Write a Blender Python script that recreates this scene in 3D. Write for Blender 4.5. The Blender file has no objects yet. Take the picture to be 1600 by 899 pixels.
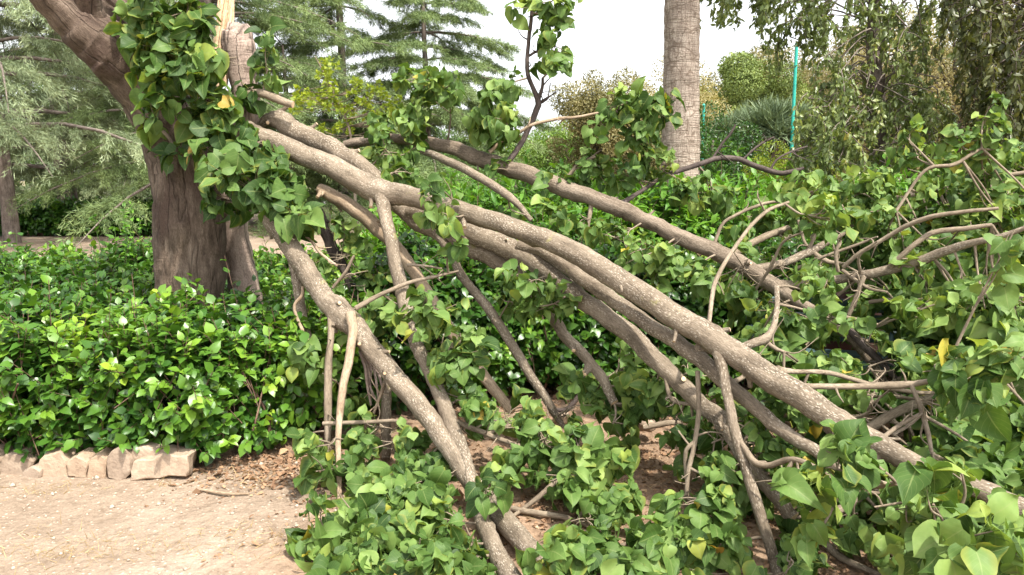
import bpy, math
import numpy as np
rng = np.random.default_rng(11)
S = bpy.context.scene
R = math.radians

# ------------------------------------------------------------------ camera, world, sun, exposure
F, CX, CY = 1200.0, 800.0, 449.5
CAMZ, PITCH = 1.5, math.atan(169.5 / 1200.0)
cam = bpy.data.cameras.new("camera"); camo = bpy.data.objects.new("camera", cam)
S.collection.objects.link(camo); S.camera = camo
camo.location = (0, 0, CAMZ); camo.rotation_euler = (R(90) - PITCH, 0, 0)
cam.sensor_width = 36; cam.lens = 27.0; cam.clip_end = 2000; cam.clip_start = 0.05

W = bpy.data.worlds.new("World"); S.world = W; W.use_nodes = True
wn, wl = W.node_tree.nodes, W.node_tree.links
SUN_V = np.array([0.30, -0.42, 0.86]); SUN_V /= np.linalg.norm(SUN_V)
sky = wn.new("ShaderNodeTexSky"); sky.sky_type = 'NISHITA'; sky.sun_disc = False
sky.sun_elevation = math.asin(SUN_V[2]); sky.sun_rotation = math.atan2(SUN_V[0], SUN_V[1])
sky.air_density = 1.0; sky.dust_density = 3.0; sky.ozone_density = 1.0
hs = wn.new("ShaderNodeHueSaturation"); hs.inputs['Saturation'].default_value = 0.16
hs.inputs['Value'].default_value = 2.0
wl.new(sky.outputs[0], hs.inputs['Color'])
bg = wn["Background"]; bg.inputs['Strength'].default_value = 0.13
wl.new(hs.outputs[0], bg.inputs['Color'])

sl = bpy.data.lights.new("sun", 'SUN'); sl.energy = 4.3; sl.angle = R(1.5); sl.color = (1.0, 0.94, 0.84)
so = bpy.data.objects.new("sun", sl); S.collection.objects.link(so)
from mathutils import Vector
so.rotation_euler = Vector(SUN_V).to_track_quat('Z', 'Y').to_euler()
S.view_settings.view_transform = 'Standard'; S.view_settings.look = 'None'
S.view_settings.gamma = 1; S.view_settings.use_curve_mapping = False
S.view_settings.exposure = 0.82
S.render.engine = 'CYCLES'
S.cycles.max_bounces = 6; S.cycles.diffuse_bounces = 4; S.cycles.transmission_bounces = 4
S.cycles.use_denoising = True

# ------------------------------------------------------------------ helpers
ct, st = math.cos(PITCH), math.sin(PITCH)
def at(px, py, Y):
    """world point seen at photo pixel (1600 wide) at ground distance Y"""
    u, v = (px - CX) / F, (CY - py) / F
    dx, dy, dz = u, ct + v * st, -st + v * ct
    return np.array([dx / dy * Y, Y, CAMZ + dz / dy * Y])
def proj(P):
    x, y, z = P[:, 0], P[:, 1], P[:, 2] - CAMZ
    dep = y * ct - z * st
    v = (y * st + z * ct) / dep
    return CX + F * x / dep, CY - F * v, dep
def nrm(a):
    return a / np.maximum(np.linalg.norm(a, axis=-1, keepdims=True), 1e-9)
def rv(n, s=1.0):
    return rng.normal(0, s, (n, 3))

class Geo:
    """collects vertices, faces and attributes; build() makes ONE mesh object"""
    def __init__(s): s.V, s.Fq, s.A, s.n, s.M = [], [], [], 0, []
    def add(s, V, F, co, tone, mat=0):
        V = np.asarray(V, float); n = len(V)
        s.V.append(V); F = np.asarray(F, int)
        if F.shape[1] == 3: F = np.hstack([F, -np.ones((len(F), 1), int) - s.n])
        s.Fq.append(F + s.n)
        co = np.asarray(co, float)
        s.A.append(np.hstack([co, np.broadcast_to(np.asarray(tone, float).reshape(-1, 1), (n, 1))]))
        s.M.append(np.full(len(F), mat)); s.n += n
    def build(s, name, mats, parent=None, smooth=True, **props):
        V = np.vstack(s.V); Fq = np.vstack(s.Fq); A = np.vstack(s.A); M = np.concatenate(s.M)
        if parent is not None: V = V - np.array(parent['_loc'])
        tri = Fq[:, 3] < 0
        tot = np.where(tri, 3, 4); start = np.concatenate([[0], np.cumsum(tot)[:-1]])
        idx = Fq.ravel()[np.column_stack([np.ones((len(Fq), 3), bool), ~tri]).ravel()]
        me = bpy.data.meshes.new(name)
        me.vertices.add(len(V)); me.vertices.foreach_set("co", V.astype(np.float32).ravel())
        me.loops.add(len(idx)); me.loops.foreach_set("vertex_index", idx.astype(np.int32))
        me.polygons.add(len(Fq)); me.polygons.foreach_set("loop_start", start.astype(np.int32))
        me.polygons.foreach_set("use_smooth", np.full(len(Fq), smooth))
        if not isinstance(mats, (list, tuple)): mats = [mats]
        for m in mats: me.materials.append(m)
        me.polygons.foreach_set("material_index", M.astype(np.int32))
        a = me.attributes.new("co", 'FLOAT_VECTOR', 'POINT'); a.data.foreach_set("vector", A[:, :3].astype(np.float32).ravel())
        a = me.attributes.new("tone", 'FLOAT', 'POINT'); a.data.foreach_set("value", A[:, 3].astype(np.float32))
        me.update(calc_edges=True)
        o = bpy.data.objects.new(name, me); S.collection.objects.link(o)
        if parent is not None: o.parent = parent; o['_loc'] = parent['_loc']
        for k, v in props.items(): o[k] = v
        return o
def thing(name, label, cat, loc, group=None):
    o = bpy.data.objects.new(name, None); S.collection.objects.link(o)
    o.empty_display_size = .1
    o.location = [float(x) for x in loc]; o['_loc'] = [float(x) for x in loc]
    o['label'] = label; o['category'] = cat
    if group: o['group'] = group
    return o
def recentre(o, loc):
    """give a one-mesh object its base as origin"""
    me = o.data; n = len(me.vertices); a = np.zeros(n * 3, np.float32)
    me.vertices.foreach_get("co", a); a = a.reshape(-1, 3) - np.array(loc, np.float32)
    me.vertices.foreach_set("co", a.ravel()); me.update(); o.location = [float(x) for x in loc]
    return o

_ph = rng.uniform(0, 6.28, (40, 2)); _dr = rng.normal(0, 1, (40, 3))
def noise(x, y, z=0.0, f=1.0, o=0, k=5):
    """cheap smooth noise about -1..1"""
    r = 0.0
    for i in range(k):
        d = _dr[(o + i) % 40]
        r = r + np.sin((x * d[0] + y * d[1] + z * d[2]) * f * (1 + .35 * i) + _ph[(o + i) % 40, 0])
    return r / k * 1.4

# ------------------------------------------------------------------ materials
def ramp(nt, src, stops, interp='LINEAR'):
    r = nt.nodes.new("ShaderNodeValToRGB"); cr = r.color_ramp; cr.interpolation = interp
    while len(cr.elements) < len(stops): cr.elements.new(0.5)
    for e, (p, c) in zip(cr.elements, stops):
        e.position = p; e.color = (*c, 1) if len(c) == 3 else c
    nt.links.new(src, r.inputs[0]); return r.outputs[0]
def new_mat(name):
    m = bpy.data.materials.new(name); m.use_nodes = True
    nt = m.node_tree; b = nt.nodes["Principled BSDF"]; return m, nt, b
def attr(nt, name):
    a = nt.nodes.new("ShaderNodeAttribute"); a.attribute_name = name; return a
def mix(nt, fac, a, b, mode='MIX'):
    m = nt.nodes.new("ShaderNodeMix"); m.data_type = 'RGBA'; m.blend_type = mode
    for s, v in ((m.inputs[0], fac), (m.inputs[6], a), (m.inputs[7], b)):
        if hasattr(v, 'links'): nt.links.new(v, s)
        else: s.default_value = v if not isinstance(v, tuple) else (*v, 1)
    return m.outputs[2]
def math_(nt, op, a, b=0.0, c=0.0):
    m = nt.nodes.new("ShaderNodeMath"); m.operation = op
    for s, v in zip(m.inputs, (a, b, c)):
        if hasattr(v, 'links'): nt.links.new(v, s)
        else: s.default_value = v
    return m.outputs[0]
def mapping(nt, src, scale):
    m = nt.nodes.new("ShaderNodeMapping"); m.inputs['Scale'].default_value = scale
    nt.links.new(src, m.inputs['Vector']); return m.outputs[0]
def ntex(nt, src, scale=1.0, detail=4, rough=.55):
    n = nt.nodes.new("ShaderNodeTexNoise"); n.inputs['Scale'].default_value = scale
    n.inputs['Detail'].default_value = detail; n.inputs['Roughness'].default_value = rough
    nt.links.new(src, n.inputs['Vector']); return n.outputs[0]
def vtex(nt, src, scale=1.0, feat='F1'):
    n = nt.nodes.new("ShaderNodeTexVoronoi"); n.inputs['Scale'].default_value = scale; n.feature = feat
    nt.links.new(src, n.inputs['Vector']); return n
def bump(nt, b, h, strength=.5, dist=.01):
    n = nt.nodes.new("ShaderNodeBump"); n.inputs['Strength'].default_value = strength; n.inputs['Distance'].default_value = dist
    nt.links.new(h, n.inputs['Height']); nt.links.new(n.outputs[0], b.inputs['Normal'])
def objco(nt):
    return nt.nodes.new("ShaderNodeNewGeometry").outputs['Position']

def leaf_mat(name, stops, trans=.35, rough=.5, spec=.4, veins=True, edge=None, tcol=(1.25, 1.15, .5)):
    m, nt, b = new_mat(name)
    tone = attr(nt, "tone").outputs['Fac']; co = attr(nt, "co").outputs['Vector']
    c = ramp(nt, tone, stops)
    sp = nt.nodes.new("ShaderNodeSeparateXYZ"); nt.links.new(co, sp.inputs[0])
    if veins:
        s = math_(nt, 'ABSOLUTE', sp.outputs[0])
        mid = math_(nt, 'LESS_THAN', s, .045)
        lat = math_(nt, 'SUBTRACT', math_(nt, 'MULTIPLY', sp.outputs[1], 6.0), math_(nt, 'MULTIPLY', s, 2.6))
        lat = math_(nt, 'LESS_THAN', math_(nt, 'FRACT', lat), .10)
        v = math_(nt, 'MAXIMUM', mid, math_(nt, 'MULTIPLY', lat, .45))
        c = mix(nt, math_(nt, 'MULTIPLY', v, .5), c, (.26, .32, .12))
        pos = objco(nt)
        blot = ntex(nt, pos, 26, 3)
        c = mix(nt, 1.0, c, ramp(nt, blot, [(.3, (.78, .82, .75)), (.7, (1.12, 1.08, 1.1))]), 'MULTIPLY')
    if edge:
        s = math_(nt, 'ABSOLUTE', sp.outputs[0])
        w = math_(nt, 'MULTIPLY', math_(nt, 'SMOOTH_MAX', math_(nt, 'SUBTRACT', math_(nt, 'MULTIPLY', s, 1.5), .75), 0.0, .1),
                  math_(nt, 'GREATER_THAN', sp.outputs[2], .87))
        c = mix(nt, w, c, edge)
    nt.links.new(c, b.inputs['Base Color'])
    b.inputs['Roughness'].default_value = rough; b.inputs['Specular IOR Level'].default_value = spec
    t = nt.nodes.new("ShaderNodeBsdfTranslucent")
    nt.links.new(mix(nt, 1.0, c, tcol, 'MULTIPLY'), t.inputs['Color'])
    ms = nt.nodes.new("ShaderNodeMixShader"); ms.inputs[0].default_value = trans
    nt.links.new(b.outputs[0], ms.inputs[1]); nt.links.new(t.outputs[0], ms.inputs[2])
    nt.links.new(ms.outputs[0], nt.nodes["Material Output"].inputs['Surface'])
    return m

M_leaf = leaf_mat("fallen_leaf", [(0, (0.03, 0.071, 0.014)), (0.3, (0.07, 0.14, 0.028)), (0.6, (0.13, 0.222, 0.052)), (0.86, (0.23, 0.335, 0.091)), (0.955, (0.273, 0.354, 0.07)), (0.985, (0.405, 0.333, 0.044)), (1, (0.352, 0.187, 0.044))],
                  trans=.36, rough=.56, spec=.32, edge=(.25, .27, .05))
M_hedge = leaf_mat("privet_leaf", [(0, (0.018, 0.055, 0.01)), (0.35, (0.042, 0.115, 0.016)), (0.65, (0.09, 0.2, 0.022)), (0.88, (0.18, 0.32, 0.032)), (1, (0.27, 0.41, 0.04))],
                   trans=.32, rough=.34, spec=.5, veins=False)
M_herb = leaf_mat("herb_leaf", [(0, (.03, .09, .012)), (.5, (.07, .19, .02)), (1, (.15, .31, .03))], trans=.35, rough=.45, veins=False)
M_cedar = leaf_mat("cedar_needle", [(0, (0.055, 0.095, 0.033)), (0.5, (0.144, 0.207, 0.073)), (1, (0.249, 0.328, 0.119))], trans=.15, rough=.6, veins=False)
M_pale = leaf_mat("pale_cedar_needle", [(0, (0.072, 0.105, 0.051)), (0.5, (0.183, 0.237, 0.12)), (1, (0.318, 0.373, 0.203))], trans=.15, rough=.6, veins=False)
M_camph = leaf_mat("glossy_leaf", [(0, (0.078, 0.114, 0.041)), (0.5, (0.174, 0.228, 0.078)), (0.85, (0.282, 0.33, 0.126)), (1, (0.432, 0.384, 0.144))], trans=.36, rough=.36, spec=.5, veins=False)
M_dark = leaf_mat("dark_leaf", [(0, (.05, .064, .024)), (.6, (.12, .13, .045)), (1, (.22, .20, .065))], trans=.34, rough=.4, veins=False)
M_brown = leaf_mat("olive_brown_leaf", [(0, (0.097, 0.097, 0.037)), (0.5, (0.194, 0.181, 0.074)), (1, (0.357, 0.307, 0.137))], trans=.25, rough=.6, veins=False)
M_green = leaf_mat("park_leaf", [(0, (0.037, 0.088, 0.019)), (0.5, (0.088, 0.175, 0.031)), (1, (0.188, 0.288, 0.05))], trans=.3, rough=.5, veins=False)
M_pine = leaf_mat("pine_needle", [(0, (0.067, 0.103, 0.023)), (0.5, (0.149, 0.205, 0.046)), (1, (0.284, 0.328, 0.078))], trans=.15, rough=.6, veins=False)
M_lime = leaf_mat("lime_leaf", [(0, (.13, .20, .02)), (.5, (.26, .34, .035)), (1, (.40, .46, .05))], trans=.4, rough=.5, veins=False)
M_spike = leaf_mat("grey_spike_leaf", [(0, (0.055, 0.084, 0.04)), (0.5, (0.125, 0.176, 0.092)), (1, (0.218, 0.277, 0.145))], trans=.1, rough=.45, veins=False)
M_litter = leaf_mat("dry_leaf", [(0, (0.13, 0.075, 0.045)), (0.5, (0.31, 0.19, 0.115)), (0.85, (0.44, 0.3, 0.18)), (1, (0.54, 0.41, 0.26))], trans=.1, rough=.8, spec=.1, veins=False)
M_straw = leaf_mat("dry_grass", [(0, (.22, .15, .07)), (1, (.5, .38, .2))], trans=.2, rough=.8, spec=.1, veins=False)

def bark_mat(name, dark, mid, light, speck=None, speck_amt=.5, ring=.4, long=1.0, patch=None, bumpd=.006, moss=None, folds=0.0):
    """bark in limb space: co = (cos*r, sin*r, length along limb) in metres"""
    m, nt, b = new_mat(name)
    co = attr(nt, "co").outputs['Vector']; pos = objco(nt)
    n1 = ntex(nt, mapping(nt, co, (34, 34, 7)), 1.0 * long, 6, .6)
    n2 = ntex(nt, mapping(nt, co, (9, 9, 6)), 1.0, 3, .6)
    n3 = ntex(nt, mapping(nt, co, (6, 6, 85)), 1.0, 4, .6)
    n4 = ntex(nt, mapping(nt, co, (210, 210, 60)), 1.0, 4, .65)
    f = math_(nt, 'ADD', math_(nt, 'MULTIPLY', n1, .5), math_(nt, 'MULTIPLY', n2, .5))
    c = ramp(nt, f, [(.33, dark), (.5, mid), (.68, light)])
    if patch: c = mix(nt, ramp(nt, ntex(nt, pos, 3.2, 4), [(.52, (0, 0, 0)), (.64, (1, 1, 1))]), c, patch)
    c = mix(nt, .75, c, ramp(nt, n4, [(.32, (.45, .42, .40)), (.5, (.95, .95, .95)), (.7, (1.32, 1.32, 1.32))]), 'MULTIPLY')
    crev = None
    if folds:
        nf = ntex(nt, mapping(nt, co, (6.5, 6.5, 1.0)), 1.0, 3, .5)
        crev = ramp(nt, math_(nt, 'ABSOLUTE', math_(nt, 'SUBTRACT', nf, .5)), [(.0, (1, 1, 1)), (.022, (0, 0, 0))])
        c = mix(nt, mix(nt, 1.0, crev, (folds,) * 3, 'MULTIPLY'), c, (.028, .019, .014))
    if speck:
        v = vtex(nt, mapping(nt, co, (165, 165, 62)), 1.0)
        k = ramp(nt, v.outputs['Distance'], [(.22, (1, 1, 1)), (.42, (0, 0, 0))])
        d = ramp(nt, ntex(nt, mapping(nt, co, (16, 16, 4)), 1.0, 5, .75), [(.42, (0, 0, 0)), (.58, (1, 1, 1))])
        kk = mix(nt, 1.0, k, d, 'MULTIPLY')
        kk = mix(nt, 1.0, kk, (speck_amt,) * 3, 'MULTIPLY')
        c = mix(nt, kk, c, speck)
    if moss:
        c = mix(nt, ramp(nt, ntex(nt, pos, 7, 5, .7), [(.64, (0, 0, 0)), (.72, (.7, .7, .7))]), c, moss)
    nt.links.new(c, b.inputs['Base Color'])
    b.inputs['Roughness'].default_value = .85; b.inputs['Specular IOR Level'].default_value = .2
    h = math_(nt, 'ADD', math_(nt, 'MULTIPLY', n3, ring), math_(nt, 'ADD', n1, math_(nt, 'MULTIPLY', n4, .35)))
    if crev is not None: h = math_(nt, 'SUBTRACT', h, math_(nt, 'MULTIPLY', crev, .55))
    bump(nt, b, h, .9, bumpd)
    return m
M_bark = bark_mat("smooth_grey_bark", (.085, .066, .046), (.178, .141, .102), (.275, .224, .166), speck=(.52, .455, .365), speck_amt=.68, moss=(.24, .22, .08))
M_rough = bark_mat("rough_grey_brown_bark", (.080, .060, .043), (.175, .136, .100), (.28, .225, .172), speck=(.40, .34, .26), speck_amt=.35, ring=.5, bumpd=.012)
M_twig = bark_mat("twig_bark", (.11, .084, .058), (.215, .17, .122), (.33, .27, .20), ring=.25, bumpd=.003)
M_trunk = bark_mat("old_trunk_bark", (.050, .035, .025), (.124, .090, .067), (.228, .173, .133), ring=.35, patch=(.085, .056, .043), bumpd=.016, folds=.38)
M_trunkp = bark_mat("pinkish_bark", (.19, .14, .115), (.33, .25, .205), (.43, .34, .28), ring=.8, bumpd=.010, folds=.7)
M_peel = bark_mat("peeled_wood", (.20, .14, .09), (.32, .24, .165), (.45, .355, .255), ring=.1, long=1.5, bumpd=.004)
M_palm = bark_mat("palm_trunk_bark", (.22, .17, .135), (.37, .30, .245), (.50, .42, .35), ring=1.6, bumpd=.012)
M_bgbark = bark_mat("background_bark", (.07, .055, .045), (.16, .13, .11), (.27, .23, .20), ring=.3, bumpd=.01)
M_darkbark = bark_mat("dark_bark", (.03, .022, .02), (.075, .058, .05), (.14, .11, .10), ring=.3, bumpd=.008)
M_stem = bark_mat("hedge_stem_bark", (.05, .03, .02), (.14, .085, .06), (.26, .17, .12), ring=.1, bumpd=.003)
def palm_cracks(m):
    nt = m.node_tree; b = nt.nodes["Principled BSDF"]; co = attr(nt, "co").outputs['Vector']
    src = b.inputs['Base Color'].links[0].from_socket
    wv = nt.nodes.new("ShaderNodeVectorMath"); wv.operation = 'MULTIPLY_ADD'
    nz = nt.nodes.new("ShaderNodeTexNoise"); nz.inputs['Scale'].default_value = 9; nt.links.new(co, nz.inputs['Vector'])
    nt.links.new(nz.outputs[1], wv.inputs[0]); wv.inputs[1].default_value = (.05, .05, .05); nt.links.new(co, wv.inputs[2]); cw = wv.outputs[0]
    v = vtex(nt, mapping(nt, cw, (26, 26, 3.0)), 1.0, 'DISTANCE_TO_EDGE')
    v2 = vtex(nt, mapping(nt, cw, (2.2, 2.2, 15)), 1.0, 'DISTANCE_TO_EDGE')
    k = math_(nt, 'MINIMUM', v.outputs[0], math_(nt, 'MULTIPLY', v2.outputs[0], 1.3))
    nt.links.new(mix(nt, ramp(nt, k, [(.015, (.8,) * 3), (.055, (0, 0, 0))]), src, (.16, .115, .085)), b.inputs['Base Color'])
palm_cracks(M_palm)
def simple(name, col, rough=.6, metal=0, nscale=20, var=.25, bm=0):
    m, nt, b = new_mat(name); pos = objco(nt)
    n = ntex(nt, pos, nscale, 5, .6)
    lo = tuple(x * (1 - var) for x in col); hi = tuple(min(1, x * (1 + var)) for x in col)
    nt.links.new(ramp(nt, n, [(.3, lo), (.7, hi)]), b.inputs['Base Color'])
    b.inputs['Roughness'].default_value = rough; b.inputs['Metallic'].default_value = metal
    if bm: bump(nt, b, n, .6, bm)
    return m
M_core = simple("splintered_wood", (.62, .44, .27), .75, nscale=40, var=.35, bm=.004)
M_teal = simple("teal_paint", (.02, .34, .27), .4, var=.15)
M_wire = simple("wire", (.03, .03, .03), .5)
M_bench = simple("bench_green_plank", (.065, .115, .12), .45, nscale=14, var=.35, bm=.002)
M_iron = simple("cast_iron", (.03, .035, .035), .5, metal=.3)
M_kerb = simple("pale_kerb", (.52, .50, .47), .8, nscale=4)
M_asph = simple("asphalt", (.30, .29, .28), .9, nscale=6)
M_bundle = simple("red_brown_stone", (.085, .035, .03), .6, nscale=12, var=.5, bm=.02)
def stone_mat(name, a, bcol):
    m, nt, b = new_mat(name); pos = objco(nt)
    n1 = ntex(nt, pos, 9, 6, .65); n2 = ntex(nt, pos, 55, 5, .6)
    c = ramp(nt, n1, [(.3, a), (.7, bcol)])
    c = mix(nt, .5, c, ramp(nt, n2, [(.3, (.65,) * 3), (.7, (1.2,) * 3)]), 'MULTIPLY')
    oi = nt.nodes.new('ShaderNodeObjectInfo')
    c = mix(nt, .75, c, ramp(nt, oi.outputs['Random'], [(0, (.72, .70, .68)), (.5, (1.0, .97, .92)), (1, (.95, .83, .70))]), 'MULTIPLY')
    nt.links.new(c, b.inputs['Base Color']); b.inputs['Roughness'].default_value = .9
    bump(nt, b, math_(nt, 'ADD', n1, math_(nt, 'MULTIPLY', n2, .4)), .8, .012); return m
M_stone = stone_mat("limestone", (.27, .20, .145), (.46, .365, .28))
M_pebble = stone_mat("pebble", (.42, .33, .25), (.60, .50, .40))
def ground_mat():
    m, nt, b = new_mat("sandy_earth"); pos = objco(nt)
    n1 = ntex(nt, pos, 1.3, 6, .6); n2 = ntex(nt, pos, 14, 6, .65); n3 = ntex(nt, pos, 90, 4, .6)
    c = ramp(nt, n1, [(.30, (.190, .142, .103)), (.5, (.272, .210, .157)), (.70, (.332, .266, .210))])
    c = mix(nt, .6, c, ramp(nt, n2, [(.28, (.52, .46, .40)), (.46, (.98, .98, .97)), (.8, (1.18, 1.16, 1.14))]), 'MULTIPLY')
    c = mix(nt, .45, c, ramp(nt, n3, [(.3, (.6, .57, .55)), (.7, (1.25,) * 3)]), 'MULTIPLY')
    v = vtex(nt, mapping(nt, pos, (1, 1, .3)), 32)           # small grit
    c = mix(nt, ramp(nt, v.outputs['Distance'], [(.10, (.55,) * 3), (.22, (0, 0, 0))]), c, (.62, .53, .44))
    sp = nt.nodes.new("ShaderNodeSeparateXYZ"); nt.links.new(pos, sp.inputs[0])
    # reddish humus where the hedge and the fallen crown have shed leaves for years
    edge = math_(nt, 'ADD', math_(nt, 'MULTIPLY', sp.outputs[0], 1.0), math_(nt, 'MULTIPLY', n1, 1.1))
    z1 = ramp(nt, math_(nt, 'MULTIPLY_ADD', edge, 1.4, 1.05), [(.30, (0, 0, 0)), (.75, (1, 1, 1))])
    z2 = ramp(nt, math_(nt, 'MULTIPLY_ADD', math_(nt, 'ADD', sp.outputs[1], math_(nt, 'MULTIPLY', n2, .5)), .9, -3.45), [(.15, (0, 0, 0)), (.5, (1, 1, 1))])
    far = ramp(nt, math_(nt, 'MULTIPLY', sp.outputs[1], .1), [(.75, (1, 1, 1)), (.9, (0, 0, 0))])
    z = mix(nt, 1.0, mix(nt, 1.0, z1, z2, 'LIGHTEN'), far, 'MULTIPLY')
    hum = ramp(nt, n2, [(.3, (.15, .095, .060)), (.55, (.28, .185, .120)), (.75, (.37, .26, .180))])
    c = mix(nt, mix(nt, 1.0, z, (.8,) * 3, 'MULTIPLY'), c, hum)
    g = ramp(nt, ntex(nt, pos, .18, 5), [(.45, (0, 0, 0)), (.6, (1, 1, 1))])
    gf = ramp(nt, math_(nt, 'MULTIPLY', sp.outputs[1], .02), [(.42, (0, 0, 0)), (.5, (1, 1, 1))])
    c = mix(nt, mix(nt, 1.0, g, gf, 'MULTIPLY'), c, (.14, .15, .06))
    nt.links.new(c, b.inputs['Base Color']); b.inputs['Roughness'].default_value = .95
    b.inputs['Specular IOR Level'].default_value = .1
    h = math_(nt, 'ADD', n2, math_(nt, 'MULTIPLY', n3, .3))
    h = math_(nt, 'ADD', h, math_(nt, 'MULTIPLY', math_(nt, 'SUBTRACT', .3, v.outputs['Distance']), .4))
    bump(nt, b, h, .9, .02); return m
M_ground = ground_mat()

# ------------------------------------------------------------------ tubes
def spline(P, per=6):
    P = np.asarray(P, float)
    if len(P) < 3: 
        t = np.linspace(0, 1, per + 1)[:, None]; return P[0] * (1 - t) + P[-1] * t
    Q = np.vstack([2 * P[0] - P[1], P, 2 * P[-1] - P[-2]]); out = []
    for i in range(1, len(Q) - 2):
        a, b, c, d = Q[i - 1:i + 3]
        for t in np.linspace(0, 1, per, endpoint=False):
            out.append(.5 * (2 * b + (c - a) * t + (2 * a - 5 * b + 4 * c - d) * t * t + (3 * b - 3 * c + d - a) * t ** 3))
    out.append(P[-1]); return np.array(out)
def tube(g, pts, rad, sides=10, tone=.5, wob=.06, knots=0, mat=0, capmat=None, flat_end=False):
    """tapered limb through pts (n,3) with radii (n,)"""
    pts = np.asarray(pts, float); rad = np.asarray(rad, float); n = len(pts)
    T = nrm(np.gradient(pts, axis=0))
    ref = np.array([0, 0, 1.0]) if abs(T[0, 2]) < .9 else np.array([1.0, 0, 0])
    N = np.zeros_like(pts); a = ref - T[0] * ref.dot(T[0]); N[0] = a / np.linalg.norm(a)
    for i in range(1, n):
        a = N[i - 1] - T[i] * N[i - 1].dot(T[i]); N[i] = a / max(np.linalg.norm(a), 1e-9)
    B = np.cross(T, N)
    L = np.concatenate([[0], np.cumsum(np.linalg.norm(np.diff(pts, axis=0), axis=1))]) + rng.uniform(0, 50)
    th = np.linspace(0, 2 * np.pi, sides, endpoint=False)
    c, s_ = np.cos(th), np.sin(th)
    ox = rng.uniform(0, 90)
    rr = rad[:, None] * (1 + wob * noise(c[None] * 1.4 + ox, s_[None] * 1.4, L[:, None] * 5, 1.0, 3) + wob * .7 * noise(c[None] * 2.5 + ox, s_[None] * 2.5, L[:, None] * 16, 1.0, 11))
    for _ in range(knots):
        i = rng.integers(2, max(3, n - 2)); j = rng.uniform(0, 6.28)
        dl = (L - L[i])[:, None] / (rad[i] * .55 + 1e-6); da = np.angle(np.exp(1j * (th[None] - j))) / .5
        rr = rr + rad[i] * .20 * np.exp(-(dl ** 2 + da ** 2))
    V = pts[:, None] + N[:, None] * (rr * c[None])[:, :, None] + B[:, None] * (rr * s_[None])[:, :, None]
    co = np.stack([c[None] * rad[:, None] + ox, s_[None] * rad[:, None] + 0 * L[:, None], L[:, None] + 0 * c[None]], -1)
    i = np.arange(n - 1)[:, None] * sides; j = np.arange(sides)[None]; k = (j + 1) % sides
    Fq = np.stack([i + j, i + k, i + sides + k, i + sides + j], -1).reshape(-1, 4)
    g.add(V.reshape(-1, 3), Fq, co.reshape(-1, 3), np.full(n * sides, tone), mat)
    for e, sgn in ((0, -1), (n - 1, 1)):       # end caps
        ring = V[e]; tip = pts[e] + T[e] * sgn * (0 if flat_end else rad[e] * .35)
        VV = np.vstack([ring, tip]); jj = np.arange(sides); kk = (jj + 1) % sides
        FF = np.stack([jj, kk, np.full(sides, sides)], -1) if sgn > 0 else np.stack([kk, jj, np.full(sides, sides)], -1)
        cc = np.vstack([co[e], [ox, 0, L[e]]])
        g.add(VV, FF, cc, np.full(sides + 1, tone), mat if capmat is None else capmat)

# ------------------------------------------------------------------ leaves
def leaf_template(kind='heart', rows=5, cols=3):
    t = np.linspace(0, 1, rows); s = np.linspace(-1, 1, cols)
    if kind == 'heart':  kt, kw, notch = [0, .08, .18, .32, .5, .66, .8, .9, 1], [.20, .37, .46, .50, .46, .34, .19, .08, .0], .17
    elif kind == 'lobed': kt, kw, notch = [0, .1, .25, .45, .52, .7, .86, 1], [.26, .46, .49, .52, .40, .24, .12, 0], .10
    elif kind == 'round': kt, kw, notch = [0, .1, .22, .4, .58, .74, .86, .94, 1], [.22, .42, .51, .54, .50, .38, .22, .10, 0], .20
    elif kind == 'ovate': kt, kw, notch = [0, .2, .45, .7, .9, 1], [.02, .24, .30, .22, .09, 0], 0
    elif kind == 'lance': kt, kw, notch = [0, .2, .45, .75, 1], [.02, .14, .17, .10, 0], 0
    w = np.interp(t, kt, kw)
    T, Sx = np.meshgrid(t, s, indexing='ij'); Wd = np.repeat(w[:, None], cols, 1)
    x = Sx * Wd; y = T - notch * np.abs(Sx) * (1 - T) ** 3
    i = np.arange(rows - 1)[:, None] * cols; j = np.arange(cols - 1)[None]
    Fq = np.stack([i + j, i + j + 1, i + cols + j + 1, i + cols + j], -1).reshape(-1, 4)
    return np.stack([x.ravel(), y.ravel(), Sx.ravel(), T.ravel()], -1), Fq
T_low = [leaf_template(k, 7, 5) for k in ('heart', 'lobed', 'round')]
T_mid = [leaf_template(k, 12, 7) for k in ('heart', 'lobed', 'round')]
T_ov = [leaf_template('ovate', 4, 3)]
T_lan = [leaf_template('lance', 4, 3)]
T_kite = [(np.array([[0, 0, 0, 0], [.26, .45, 1, .4], [0, 1, 0, 1], [-.26, .45, -1, .4]]), np.array([[0, 1, 2, 3]]))]
T_thin = [(np.array([[-.05, 0, -1, 0], [.05, 0, 1, 0], [0, 1, 0, 1]]), np.array([[0, 1, 2]]))]
T_tuft = [(np.array([[0, 0, 0, 0], [.10, .5, 1, .5], [0, 1, 0, 1], [-.10, .5, -1, .5]]), np.array([[0, 1, 2, 3]]))]
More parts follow.
